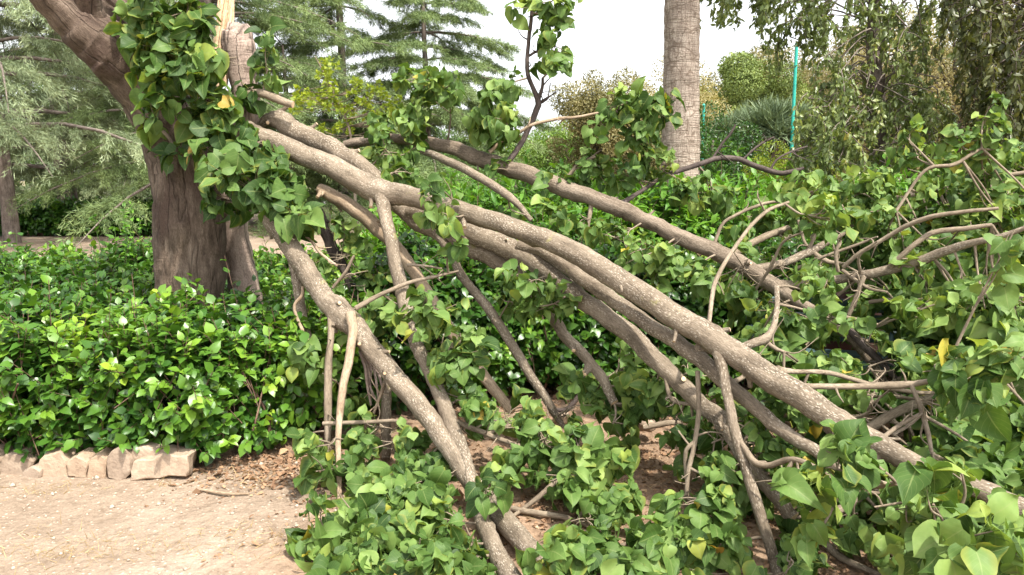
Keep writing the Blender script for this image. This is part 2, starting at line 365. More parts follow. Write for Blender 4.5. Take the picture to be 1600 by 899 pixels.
def leaves(g, P, D, N, Ln, tm, tone, fold=.25, curl=.25, wave=.05, wid=(.85, 1.15), mat=0):
    """n leaves: base P, direction D, face normal N, length Ln, template list tm"""
    n = len(P)
    if n == 0: return
    D = nrm(D); N = nrm(N - D * (N * D).sum(1, keepdims=True)); X = np.cross(D, N)
    which = rng.integers(0, len(tm), n)
    tone = np.broadcast_to(tone, (n,))
    for k, (tv, tf) in enumerate(tm):
        q = which == k; m = q.sum()
        if not m: continue
        wd = rng.uniform(*wid, m)[:, None]; fo = (fold * rng.normal(.8, .6, m))[:, None]; cu = (curl * rng.normal(.8, .7, m))[:, None]
        ph = rng.uniform(0, 6.28, m)[:, None]; asym = rng.normal(0, .06, m)[:, None]
        x, y, s, t = (tv[:, i][None] for i in range(4))
        lx = x * wd + asym * y * (1 - y) ; ly = y + 0 * wd
        lz = np.abs(x) * fo - cu * y * y + wave * np.sin(ph + 5 * t + 1.5 * s) * s * s + .5 * wave * np.sin(ph * 2 + 9 * t) * s
        l = Ln[q][:, None] if np.ndim(Ln) else Ln
        V = P[q][:, None] + (X[q][:, None] * lx[..., None] + D[q][:, None] * ly[..., None] + N[q][:, None] * lz[..., None]) * (l[..., None] if np.ndim(l) else l)
        nv = len(tv)
        Fq = (tf[None] + (np.arange(m) * nv)[:, None, None]).reshape(-1, tf.shape[1])
        r = rng.uniform(0, 1, m)[:, None] + 0 * s
        co = np.stack([np.broadcast_to(s, (m, nv)), np.broadcast_to(t, (m, nv)), r], -1)
        g.add(V.reshape(-1, 3), Fq, co.reshape(-1, 3), np.repeat(tone[q], nv), mat)
def strips(g, A, B, w, tone, mat=0):
    """thin three-sided stalks from A to B"""
    n = len(A)
    if n == 0: return
    d = nrm(B - A); r = np.cross(d, np.array([.3, .2, .93])); r = nrm(r); q = np.cross(d, r)
    w = np.broadcast_to(w, (n,))[:, None]
    ring = [r, -.5 * r + .87 * q, -.5 * r - .87 * q]
    V = np.stack([A + k * w for k in ring] + [B + k * w * .7 for k in ring], 1)
    f = np.array([[0, 1, 4, 3], [1, 2, 5, 4], [2, 0, 3, 5]])
    Fq = (f[None] + (np.arange(n) * 6)[:, None, None]).reshape(-1, 4)
    g.add(V.reshape(-1, 3), Fq, V.reshape(-1, 3), np.repeat(np.broadcast_to(tone, (n,)), 6), mat)

# ------------------------------------------------------------------ ground, road
def axis(segs):
    out = []
    for a, b, st_ in segs: out.append(np.arange(a, b, st_))
    return np.concatenate(out + [[segs[-1][1]]])
def gz(x, y):
    """ground height"""
    near = np.exp(-((np.abs(x) / 9) ** 4 + (np.abs(y - 4) / 7) ** 4))
    z = near * (.012 * noise(x, y, 0, 2.2, 5) + .007 * noise(x, y, 0, 9, 9) + .004 * noise(x, y, 0, 28, 20))
    bank = 1 / (1 + np.exp(-(y - hedge_front(x) - .12) / .07))           # earth held by the stones and the hedge roots
    fx = 1 / (1 + np.exp((x + .9) / .25))
    return z + .07 * bank * fx * near
def hedge_front(x):
    return np.interp(x, [-9, -2.7, -1.85, -1.25, -.75, 0, .8, 4], [3.75, 3.86, 3.92, 4.22, 4.65, 5.05, 5.25, 5.5])
xs = axis([(-400, -60, 20), (-60, -10, 2.0), (-10, -4.5, .25), (-4.5, 4.5, .04), (4.5, 12, .3), (12, 60, 2.0), (60, 400, 20)])
ys = axis([(-60, -6, 3.0), (-6, 1.4, .4), (1.4, 6.2, .04), (6.2, 14, .3), (14, 70, 2.0), (70, 600, 25)])
Yg, Xg = np.meshgrid(ys, xs, indexing='ij')
Zg = gz(Xg, Yg)
nx, ny = len(xs), len(ys)
i = np.arange(ny - 1)[:, None] * nx; j = np.arange(nx - 1)[None]
g = Geo(); VV = np.stack([Xg.ravel(), Yg.ravel(), Zg.ravel()], -1)
g.add(VV, np.stack([i + j, i + j + 1, i + nx + j + 1, i + nx + j], -1).reshape(-1, 4), VV, np.zeros(len(VV)))
g.build("ground", M_ground, kind="structure")
def box(g, c, sz, rotz=0, tone=.5, bev=.0, mat=0):
    c = np.array(c, float); h = np.array(sz, float) / 2; b = min(bev, *(h * .9)) if bev else 0
    if b:
        sg = np.array([[x, y, z] for x in (-1, 1) for y in (-1, 1) for z in (-1, 1)], float)
        import itertools
        V = []; idx = {}
        for s_ in sg:
            for ax in range(3):
                p = s_ * (h - b); p[ax] = s_[ax] * h[ax]; idx[(tuple(s_), ax)] = len(V); V.append(p)
        F = []
        for ax in range(3):
            o = [a for a in range(3) if a != ax]
            for sa in (-1, 1):
                q = []
                for u, v in ((-1, -1), (1, -1), (1, 1), (-1, 1)):
                    s_ = [0, 0, 0]; s_[ax] = sa; s_[o[0]] = u; s_[o[1]] = v; q.append(idx[(tuple(map(float, s_)), ax)])
                F.append(q)
            for u in (-1, 1):
                for v in (-1, 1):
                    q = []
                    for w_, which in ((-1, o[0]), (-1, o[1]), (1, o[1]), (1, o[0])):
                        s_ = [0, 0, 0]; s_[ax] = w_; s_[o[0]] = u; s_[o[1]] = v; q.append(idx[(tuple(map(float, s_)), which)])
                    F.append(q)
        V = np.array(V); g_tri = [[idx[(tuple(s_), a)] for a in range(3)] for s_ in sg]
    else:
        V = np.array([[x, y, z] for x in (-1, 1) for y in (-1, 1) for z in (-1, 1)], float) * h
        F = [[0, 1, 3, 2], [4, 6, 7, 5], [0, 4, 5, 1], [2, 3, 7, 6], [0, 2, 6, 4], [1, 5, 7, 3]]; g_tri = None
    cr, sr = math.cos(rotz), math.sin(rotz)
    W_ = np.stack([V[:, 0] * cr - V[:, 1] * sr, V[:, 0] * sr + V[:, 1] * cr, V[:, 2]], -1) + c
    g.add(W_, F, V + c, np.full(len(V), tone), mat)
    if g_tri is not None: g.add(W_, g_tri, V + c, np.full(len(V), tone), mat)
g = Geo(); box(g, (-60, 50, .03), (200, 7, .05), R(-3)); g.build("road", M_asph, smooth=False, kind="structure")
g = Geo(); box(g, (-60, 46.0, .07), (200, .35, .14), R(-3)); g.build("kerb", M_kerb, smooth=False, kind="structure")
g = Geo(); box(g, (-60, 54.2, .30), (200, .35, .6), R(-3))
o = g.build("low_wall", M_kerb, smooth=False); o['label'] = "long low pale wall beyond the road at the far left"; o['category'] = "wall"

# ------------------------------------------------------------------ background trees
def kites(g, P, D, L, tone, tm=T_kite, N=None, **k):
    leaves(g, P, D, rv(len(P)) + np.array([0, 0, .8]) if N is None else N, L, tm, tone, fold=.3, curl=.2, wave=0, **k)
def cedar(name, label, x, y, H, Lmax, seed, mat, bark, z0=2.0, droop=.35, dens=1.0, r0=.3, spray=.30, rise=.15, cat="tree", az=None, hang=.25, step=.55, top=1.0, group="cedars in the park", lean=0, width=1.0):
    t = thing(name, label, cat, (x, y, 0), group)
    tr, br, fo = Geo(), Geo(), Geo()
    zz = np.linspace(0, H, 14)
    tp = np.stack([x + .05 * np.sin(zz * .7 + seed) + lean * zz, y + .05 * np.cos(zz * .6 + seed), zz], -1)
    tube(tr, tp, np.interp(zz, [0, .4, H], [r0 * 1.15, r0, .03]), 12)
    PP, DD, TT = [], [], []
    z = z0
    while z < H - .2:
        f = (z - z0) / (H - z0)
        for k in range(4 if f < .9 else 2):
            a = rng.uniform(0, 6.28) if az is None else rng.uniform(*az)
            L = Lmax * (1 - f) ** .75 * rng.uniform(.65, 1.15) * top + .35
            u = np.linspace(0, 1, 7)
            d = np.array([math.cos(a), math.sin(a), 0]); side = np.array([-d[1], d[0], 0])
            bend = rng.normal(0, .12)
            B = np.array([x + lean * z, y, z]) + d * (u * L)[:, None] + side * (bend * L * u * u)[:, None] + np.array([0, 0, 1.0]) * ((rise * u - droop * u ** 2) * L)[:, None]
            tube(br, B, np.interp(u, [0, 1], [.022 + .007 * L, .007]), 5, wob=0)
            nb = int((7 + 11 * L / 3) * dens) + 3
            us = rng.uniform(.12, 1, nb) ** .8
            for uu in us:
                b0 = np.array([np.interp(uu, u, B[:, c]) for c in range(3)])
                sg = rng.choice((-1, 1)); ang = rng.uniform(.5, 1.1)
                bd = d * math.cos(ang) + side * sg * math.sin(ang)
                bl = (.25 + .34 * L * (1.05 - uu)) * rng.uniform(.6, 1.2)
                ns = max(4, int(bl / .055 * dens)); v = np.linspace(.05, 1, ns)
                Q = b0 + bd * (v * bl * width)[:, None] + np.array([0, 0, -1.0]) * (hang * bl * v ** 2)[:, None] + rv(ns, .035)
                PP.append(Q); DD.append(bd + rv(ns, .55) + np.array([0, 0, -.25 - hang])); TT.append(np.clip(rng.normal(.5, .18) + rng.normal(0, .12, ns) + .2 * v - .1, 0, 1))
        z += step * rng.uniform(.7, 1.2) * (1 - .35 * f)
    P, D, Tn = np.vstack(PP), np.vstack(DD), np.concatenate(TT)
    for rep in range(10):
        kites(fo, P + rv(len(P), .04), D + rv(len(P), .65), spray * rng.uniform(.3, .85, len(P)), np.clip(Tn + rng.normal(0, .08, len(P)), 0, 1), T_tuft, wid=(.26, .62))
    tr.build("trunk", bark, t); br.build("branches", bark, t); fo.build("crown", mat, t)
    return t
def crown_leaves(fo, C, rad, n, L, tone=.5, flat=1.0, tm=T_kite, down=0.0, tvar=.15, shell=.55):
    """leaf clump: n leaves inside an ellipsoid, more near its skin"""
    d = nrm(rv(n)); r = rng.uniform(shell, 1.05, n) ** .7
    P = C + d * (r * rad)[:, None] * np.array([1, 1, flat])
    D = d * .5 + rv(n, .5) + np.array([0, 0, -down])
    N = d + rv(n, .35) + np.array([0, 0, .4])
    leaves(fo, P, D, N, L * rng.uniform(.6, 1.2, n), tm, np.clip(tone + rng.normal(0, tvar, n), 0, 1), fold=.3, curl=.25, wave=0)
def broad(name, label, x, y, H, W_, mat, bark, nclump, per, L0, r0=.2, cr=(.5, .9), zc=.6, hz=.38, flat=.75, tone=.5, cat="tree", group=None, down=0., tm=T_kite, fork=.35, trunkdir=None, wy=None, forks=1):
    """tree or shrub: trunk, limbs that reach the clumps, crown of leaf clumps with gaps"""
    per, L = int(per * 2.3), L0 * .66
    t = thing(name, label, cat, (x, y, 0), group)
    tr, br, fo = Geo(), Geo(), Geo()
    base = np.array([x, y, 0.]); top = base + np.array([0, 0, H * .8]) + (np.array(trunkdir) if trunkdir is not None else 0)
    u = np.linspace(0, 1, 8)
    tp = base + (top - base) * u[:, None] + np.stack([.05 * H * .3 * np.sin(u * 4 + x), .05 * H * .3 * np.cos(u * 5 + y), 0 * u], -1)
    tube(tr, tp, np.interp(u, [0, .1, 1], [r0 * 1.25, r0, r0 * .25]), 10)
    Cc = []
    for k in range(nclump):
        d = nrm(rv(1))[0]; q = rng.uniform(.15, 1.25) ** .5
        c = np.array([x, y, H * zc]) + d * q * np.array([W_ / 2, (wy or W_) / 2, H * hz])
        Cc.append(c); rad = rng.uniform(*cr)
        crown_leaves(fo, c, rad, int(per * (rad / np.mean(cr)) ** 2), L, np.clip(tone + rng.normal(0, .16), .1, .9), flat, tm, down)
        s_ = np.interp(min(max((c[2] - base[2]) / (H), 0), 1), [0, 1], [.15, .95]) * rng.uniform(.6, .95)
        b0 = np.array([np.interp(s_, u, tp[:, a]) for a in range(3)])
        m = (b0 + c) / 2 + np.array([0, 0, -.05 * H]) + rv(1, .05 * H)[0] * .4
        B = spline([b0, m, c], 4); tube(br, B, np.linspace(r0 * .32, r0 * .05, len(B)), 5, wob=0)
    tr.build("trunk", bark, t); br.build("branches", bark, t); fo.build("crown", mat, t)
    return t
def gx(px, Y): return (px - CX) / F * Y      # lateral place of a photo column on the ground at distance Y

# pale cedar beside the sandy clearing at the far left, and the cedars behind
cedar("cedar_tree", "pale silvery cedar with bare grey trunk at the far left edge", gx(14, 18), 18, 13, 5.6, 1, M_pale, M_bgbark, z0=2.6, droop=.44, dens=.95, r0=.17, spray=.21, rise=.20, hang=.5, step=.46)
cedar("cedar_tree", "pale drooping cedar between the far left cedar and the leaning trunk", gx(110, 26), 26, 15, 6.5, 2, M_pale, M_bgbark, z0=1.8, droop=.42, dens=.9, r0=.3, spray=.26, rise=.2, hang=.5, step=.55)
cedar("cedar_tree", "green cedar whose boughs reach out behind the splintered stem", gx(335, 22), 22, 16, 6.0, 3, M_cedar, M_bgbark, z0=1.5, droop=.35, dens=1.0, r0=.3, spray=.22, hang=.35)
cedar("cedar_tree", "tall layered cedar left of the middle with sky showing between its tiers", gx(540, 27), 27, 17, 4.4, 4, M_cedar, M_bgbark, z0=1.0, droop=.25, dens=1.35, r0=.17, spray=.25, hang=.3, rise=.08, step=.75)
cedar("cedar_tree", "broad layered cedar nearest the open sky in the middle", gx(668, 29), 29, 10.2, 5.3, 5, M_cedar, M_bgbark, z0=.5, droop=.28, dens=1.35, r0=.19, spray=.25, hang=.35, rise=.08, step=.62, top=1.15)
cedar("cedar_tree", "low spreading cedar under the layered cedars", gx(455, 24), 24, 5.5, 4.6, 6, M_cedar, M_bgbark, z0=.6, droop=.35, dens=1.0, r0=.2, spray=.22, hang=.35)
cedar("cedar_tree", "dense cedar filling the gap far behind the leaning trunk", gx(215, 38), 38, 15, 6.5, 8, M_pale, M_bgbark, z0=1.0, droop=.35, dens=.7, r0=.3, spray=.42, hang=.45, step=.8)
# shrubs along the road
for px, Y, h, w, lab in ((178, 40, 1.9, 3.4, "round dark green shrub by the road left of the thick trunk"),
                         (95, 37, 1.2, 2.4, "low olive shrub by the road under the pale cedar"),
                         (245, 42, 2.4, 2.6, "tall dark shrub by the road half hidden by the thick trunk")):
    broad("roadside_shrub", lab, gx(px, Y), Y, h, w, M_green, M_bgbark, 16, 240, .17, .06, (.45, .7), .5, .42, .8, .35, "shrub", "shrubs by the road")
# middle distance
broad("round_tree", "small bright green tree low in the middle distance", gx(858, 34), 34, 3.8, 4.6, M_green, M_bgbark, 30, 260, .17, .14, (.6, 1.0), .55, .44, .8, .85)
broad("round_tree", "dull olive tree beside the pale sky gap left of the palm", gx(948, 30), 30, 5.4, 4.0, M_brown, M_bgbark, 66, 330, .16, .15, (.3, .9), .55, .44, .9, .5, group=None)
broad("round_tree", "straw coloured tree directly behind the palm trunk", gx(1020, 36), 36, 6.4, 6.5, M_brown, M_bgbark, 34, 300, .16, .2, (.7, 1.2), .6, .38, .8, .75)
broad("round_tree", "pale straw coloured tree touching the right side of the palm", gx(1100, 38), 38, 5.9, 2.8, M_brown, M_bgbark, 26, 260, .16, .16, (.6, 1.0), .55, .42, .9, .85)
broad("umbrella_pine", "broad green pine with a domed crown right of the palm", gx(1130, 48), 48, 8.3, 8.8, M_pine, M_bgbark, 70, 520, .24, .3, (.7, 1.2), .66, .32, .75, .55, "pine tree")
broad("round_tree", "brownish tree between the domed pine and the teal pole", gx(1205, 50), 50, 9.2, 8.5, M_brown, M_bgbark, 80, 420, .24, .25, (.8, 1.3), .6, .36, .8, .55)
broad("round_tree", "tan tree behind the teal pole", gx(1290, 52), 52, 9.0, 9.0, M_brown, M_bgbark, 74, 420, .24, .25, (.8, 1.3), .6, .36, .8, .7)
broad("round_tree", "tan tree with dark forked limbs behind the hanging foliage", gx(1500, 20), 20, 6.2, 6.4, M_brown, M_darkbark, 84, 380, .10, .26, (.4, .8), .62, .36, .8, .65)
broad("round_tree", "tan tree far behind the hanging glossy foliage", gx(1400, 30), 30, 7.2, 7.5, M_brown, M_bgbark, 64, 420, .14, .24, (.6, 1.1), .55, .42, .8, .6)
broad("round_tree", "low green tree under the domed pine", gx(1135, 34), 34, 3.2, 4.6, M_green, M_bgbark, 24, 240, .16, .14, (.5, .9), .6, .4, .8, .5)
broad("round_tree", "small green tree behind the olive tree", gx(905, 46), 46, 4.6, 6.0, M_green, M_bgbark, 26, 240, .2, .16, (.7, 1.1), .55, .42, .8, .45)
# dense bush, spiky dragon tree, lime shrub around the teal pole
broad("dense_bush", "dense dark green bush right behind the palm trunk", gx(1106, 13), 13, 2.68, 1.7, M_hedge, M_bgbark, 40, 260, .085, .08, (.24, .42), .52, .46, .9, .12, "shrub")
broad("dense_bush", "bright green bush in front of the olive tree left of the palm", gx(905, 15), 15, 1.7, 2.4, M_green, M_bgbark, 26, 240, .08, .06, (.25, .45), .5, .45, .9, .7, "shrub")
broad("dense_bush", "bright leafy bush low in the middle behind the upright twig", gx(800, 16), 16, 1.75, 3.2, M_herb, M_bgbark, 26, 240, .08, .06, (.25, .45), .5, .45, .9, .75, "shrub")
broad("lime_shrub", "lime green shrub at the foot of the teal pole", gx(1195, 11.5), 11.5, 1.85, .9, M_lime, M_bgbark, 22, 200, .055, .03, (.14, .26), .66, .34, .9, .45, "shrub")
broad("lime_shrub", "lime green shrub just right of the teal pole", gx(1258, 12.5), 12.5, 2.1, .7, M_lime, M_bgbark, 14, 160, .055, .03, (.12, .22), .74, .25, .9, .35, "shrub")
def dragon_tree():
    x, y = gx(1195, 15), 15
    t = thing("dragon_tree", "grey green spiky dragon tree with a flat dome behind the teal pole", "tree", (x, y, 0))
    tr, br, fo = Geo(), Geo(), Geo()
    tube(tr, [[x, y, 0], [x, y + .02, .7], [x + .03, y, 1.3]], [.26, .2, .18], 12)
    for k in range(120):
        a = rng.uniform(0, 6.28); r = rng.uniform(0, 1) ** .5
        c = np.array([x + 1.0 * r * math.cos(a), y + 1.0 * r * math.sin(a), 2.68 - .42 * r * r + rng.normal(0, .04)])
        B = spline([[x + .03, y, 1.25], [x + .5 * (c[0] - x), y + .5 * (c[1] - y), 1.8], c - [0, 0, .12]], 4)
        tube(br, B, np.linspace(.07, .03, len(B)), 6, wob=.03)
        n = 80; d = nrm(rv(n) + np.array([0, 0, .35]) + (c - [x, y, 2.0]) * .5)
        leaves(fo, np.repeat(c[None], n, 0) + rv(n, .02), d, rv(n) + [0, 0, 1], rng.uniform(.26, .46, n), T_thin, np.clip(rng.normal(.55, .2, n), 0, 1), fold=0, curl=.2, wave=0, wid=(.8, 1.3))
    tr.build("trunk", M_bgbark, t); br.build("branches", M_bgbark, t); fo.build("crown", M_spike, t)
dragon_tree()

# hanging glossy tree on the right and the dark tree at the right edge
def hanging_tree(name, label, x, y, trunk_pts, tr_w, tw, mat, n_leaf, L, region, tone=.45, bark=M_bgbark):
    t = thing(name, label, "tree", (x, y, 0), None)
    tr, br, fo = Geo(), Geo(), Geo()
    tp = spline(trunk_pts, 5); tube(tr, tp, np.linspace(tr_w[0], tr_w[1], len(tp)), 10)
    PP, DD, NN, TT = [], [], [], []
    for (px, py, rx, ry, Y, n) in region:
        for k in range(n):
            c = at(px + rng.uniform(-1, 1) * rx, py + rng.uniform(-1, 1) * ry, Y + rng.normal(0, .45))
            ln = rng.uniform(.25, .6); a = rng.uniform(0, 6.28); c[2] += ln * .55
            u = np.linspace(0, 1, 6)
            tip = c + np.array([math.cos(a) * .22, math.sin(a) * .22, -ln])
            B = c + (tip - c) * u[:, None] + np.array([math.cos(a), math.sin(a), .6]) * (.12 * np.sin(u * 3.14))[:, None]
            tube(br, B, np.linspace(.007, .002, 6), 4, wob=0)
            m = n_leaf; v = rng.uniform(.1, 1.05, m)
            Q = np.stack([np.interp(v, u, B[:, q]) for q in range(3)], -1)
            D = rv(m, .55) + np.array([0, 0, -.9]); 
            PP.append(Q + rv(m, .02)); DD.append(D); NN.append(rv(m, .6) + [0.2, -.4, .5]); TT.append(np.clip(tone + rng.normal(0, .12) + rng.normal(0, .15, m), 0, 1))
            if k % 3 == 0:
                d = np.linalg.norm(tp - c, axis=1) + .5 * np.maximum(0, tp[:, 2] - c[2] - .3); b0 = tp[np.argmin(d)]
                Bb = spline([b0, (b0 + c) / 2 + np.array([0, 0, .25]) + rv(1, .12)[0], c], 4)
                tube(br, Bb, np.linspace(.013, .005, len(Bb)), 5, wob=0)
    P = np.vstack(PP)
    leaves(fo, P, np.vstack(DD), np.vstack(NN), L * rng.uniform(.6, 1.15, len(P)), T_ov if L > .06 else T_kite, np.concatenate(TT), fold=.3, curl=.3, wave=.02, wid=(.6, 1.0))
    tr.build("trunk", bark, t); br.build("branches", bark, t); fo.build("crown", mat, t)
    return t
YH = 9.5
hanging_tree("hanging_tree", "glossy leaved tree with drooping twigs and a slim grey trunk right of the teal pole", gx(1385, YH), YH,
             [at(1385, 520, YH) * [1, 1, 0], at(1378, 300, YH), at(1372, 150, YH), at(1364, 80, YH), at(1366, 0, YH), at(1372, -160, YH), at(1380, -400, YH)],
             (.095, .055), 0, M_camph, 68, .075,
             [(1120, 5, 34, 14, 8.8, 9), (1175, -2, 26, 16, 8.8, 9), (1150, -30, 60, 20, 8.8, 14), (1230, 25, 30, 26, 9, 9), (1275, 30, 40, 40, 9, 15), (1240, 65, 22, 16, 9, 5), (1335, 25, 45, 40, 9.2, 12), (1420, 40, 60, 50, 9.4, 20),
              (1300, 140, 30, 30, 9, 13), (1350, 170, 50, 50, 9.4, 16), (1430, 130, 40, 55, 9.3, 18), (1300, 205, 45, 40, 9, 24), (1400, 220, 55, 50, 9.2, 22), (1275, 250, 34, 28, 9, 12),
              (1350, 270, 70, 30, 9, 26), (1440, 270, 40, 30, 9.2, 12), (1500, 25, 40, 40, 9.6, 14), (1400, -120, 280, 90, 9.3, 60), (1460, 190, 25, 40, 9.4, 10)])
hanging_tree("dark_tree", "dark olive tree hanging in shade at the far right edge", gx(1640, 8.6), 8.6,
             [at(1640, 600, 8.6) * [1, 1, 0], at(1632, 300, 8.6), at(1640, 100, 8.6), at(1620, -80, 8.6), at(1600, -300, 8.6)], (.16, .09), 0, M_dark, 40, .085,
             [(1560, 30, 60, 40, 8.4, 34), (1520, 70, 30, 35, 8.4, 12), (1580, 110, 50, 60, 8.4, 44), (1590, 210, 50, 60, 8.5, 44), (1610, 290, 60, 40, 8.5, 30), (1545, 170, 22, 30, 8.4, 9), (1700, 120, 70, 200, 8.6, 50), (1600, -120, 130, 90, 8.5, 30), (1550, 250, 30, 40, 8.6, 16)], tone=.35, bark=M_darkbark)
# far trees that close the horizon
k = 0
for px, Y, h, w, mt, lab in ((-160, 70, 11, 16, M_green, "far green tree beyond the left edge of the road"), (20, 75, 12, 16, M_green, "far green tree beyond the road at the left edge"), (200, 72, 12, 15, M_green, "far green tree beyond the road behind the thick trunk"), (400, 70, 10, 14, M_green, "far green tree behind the splintered stem"),
                       (560, 66, 7, 13, M_green, "far green tree behind the tall layered cedar"), (720, 68, 5.5, 13, M_green, "far green tree at the foot of the broad layered cedar"), (850, 70, 5.2, 12, M_green, "far low green tree under the open sky"), (1000, 70, 7.5, 12, M_brown, "far dull tree behind the palm trunk"),
                       (1180, 74, 8, 14, M_brown, "far dull tree behind the domed pine"), (1350, 70, 9, 14, M_brown, "far dull tree behind the glossy hanging tree"), (1520, 66, 9, 14, M_green, "far green tree behind the forked tan tree"), (1720, 66, 10, 14, M_green, "far green tree beyond the right edge")):
    broad("distant_tree", lab, gx(px, Y), Y, h, w, mt, M_bgbark, 46, 220, .42, .3, (1.2, 2.2), .5, .45, .8, .4, group="distant trees")
# teal poles and wire
def pole(px, Y, ztop, label, r):
    x = gx(px, Y); t = thing("teal_pole", label, "pole", (x, Y, 0))
    g = Geo(); zz = np.array([0, .02, .3, .32, ztop * .55, ztop * .56, ztop]); tube(g, np.stack([0 * zz + x, 0 * zz + Y, zz], -1), r * np.array([1.5, 1.5, 1.5, 1, 1, .9, .85]), 12, wob=0, flat_end=True); g.build("post", M_teal, t)
    g = Geo(); zz = np.array([0, .07]) + ztop * .555; tube(g, np.stack([0 * zz + x, 0 * zz + Y, zz], -1), np.array([r * 1.25] * 2), 12, wob=0, flat_end=True); g.build("collar", M_teal, t)
    g = Geo(); zz = np.array([0, .03, .07]) + ztop; tube(g, np.stack([0 * zz + x, 0 * zz + Y, zz], -1), np.array([r * 1.1, r, r * .3]), 12, wob=0); g.build("cap", M_teal, t)
pole(1230, 14, at(1230, 72, 14)[2], "tall thin teal pole standing behind the fallen branches", .033)
pole(1093, 30, at(1093, 165, 30)[2], "short distant teal pole just right of the palm trunk", .06)
g = Geo(); a, b = at(1233, 106, 14), at(1700, 60, 20); u = np.linspace(0, 1, 14)[:, None]
tube(g, a * (1 - u) + b * u - np.array([0, 0, 1.0]) * (.5 * u * (1 - u)), np.full(14, .007), 5, wob=0)
o = recentre(g.build("overhead_wire", M_wire), a); o['label'] = "thin dark wire running right from the teal pole"; o['category'] = "wire"

# ------------------------------------------------------------------ palm trunk
def palm():
    Y = 7.7; x0 = gx(1066, Y)
    t = thing("palm_tree", "straight pale grey palm trunk rising behind the fallen branches", "tree", (x0, Y, 0))
    g = Geo(); zz = np.arange(0, 6.2, .035)
    x = np.interp(zz, [0, .8, 3.4, 7], [gx(1068, Y), gx(1063, Y), gx(1054, Y), gx(1050, Y)])
    r = np.interp(zz, [0, .3, 1.2, 3.3, 7], [.24, .215, .19, .166, .16]) * (1 + .012 * np.sin(zz * 2 * np.pi / .115) + .008 * np.sin(zz * 31))
    tube(g, np.stack([x, 0 * zz + Y, zz], -1), r, 28, wob=.018); g.build("trunk", M_palm, t)
    top = np.array([x[-1], Y, zz[-1]]); f = Geo(); s_ = Geo()
    for k in range(26):        # fronds, above the frame
        a = k * 2.4; el = rng.uniform(-.3, 1.1); u = np.linspace(0, 1, 9); L = 2.6
        d = np.array([math.cos(a) * math.cos(el), math.sin(a) * math.cos(el), math.sin(el)])
        B = top + d * (u * L)[:, None] + np.array([0, 0, -1.0]) * (1.3 * u ** 2)[:, None]
        tube(s_, B, np.linspace(.03, .006, 9), 5, wob=0)
        m = 60; v = np.linspace(.2, 1, m); Q = np.stack([np.interp(v, u, B[:, q]) for q in range(3)], -1)
        side = np.cross(d, [0, 0, 1.0]); side /= np.linalg.norm(side)
        for sg in (-1, 1):
            leaves(f, Q, side * sg + d * .6 + rv(m, .08) + [0, 0, -.2], np.tile([0, 0, 1.0], (m, 1)) + rv(m, .1), .5 * np.sin(v * 2.6) + .08, T_thin, np.full(m, .5), fold=0, curl=.3, wave=0)
    s_.build("frond_stalks", M_bgbark, t); f.build("fronds", M_green, t)
palm()

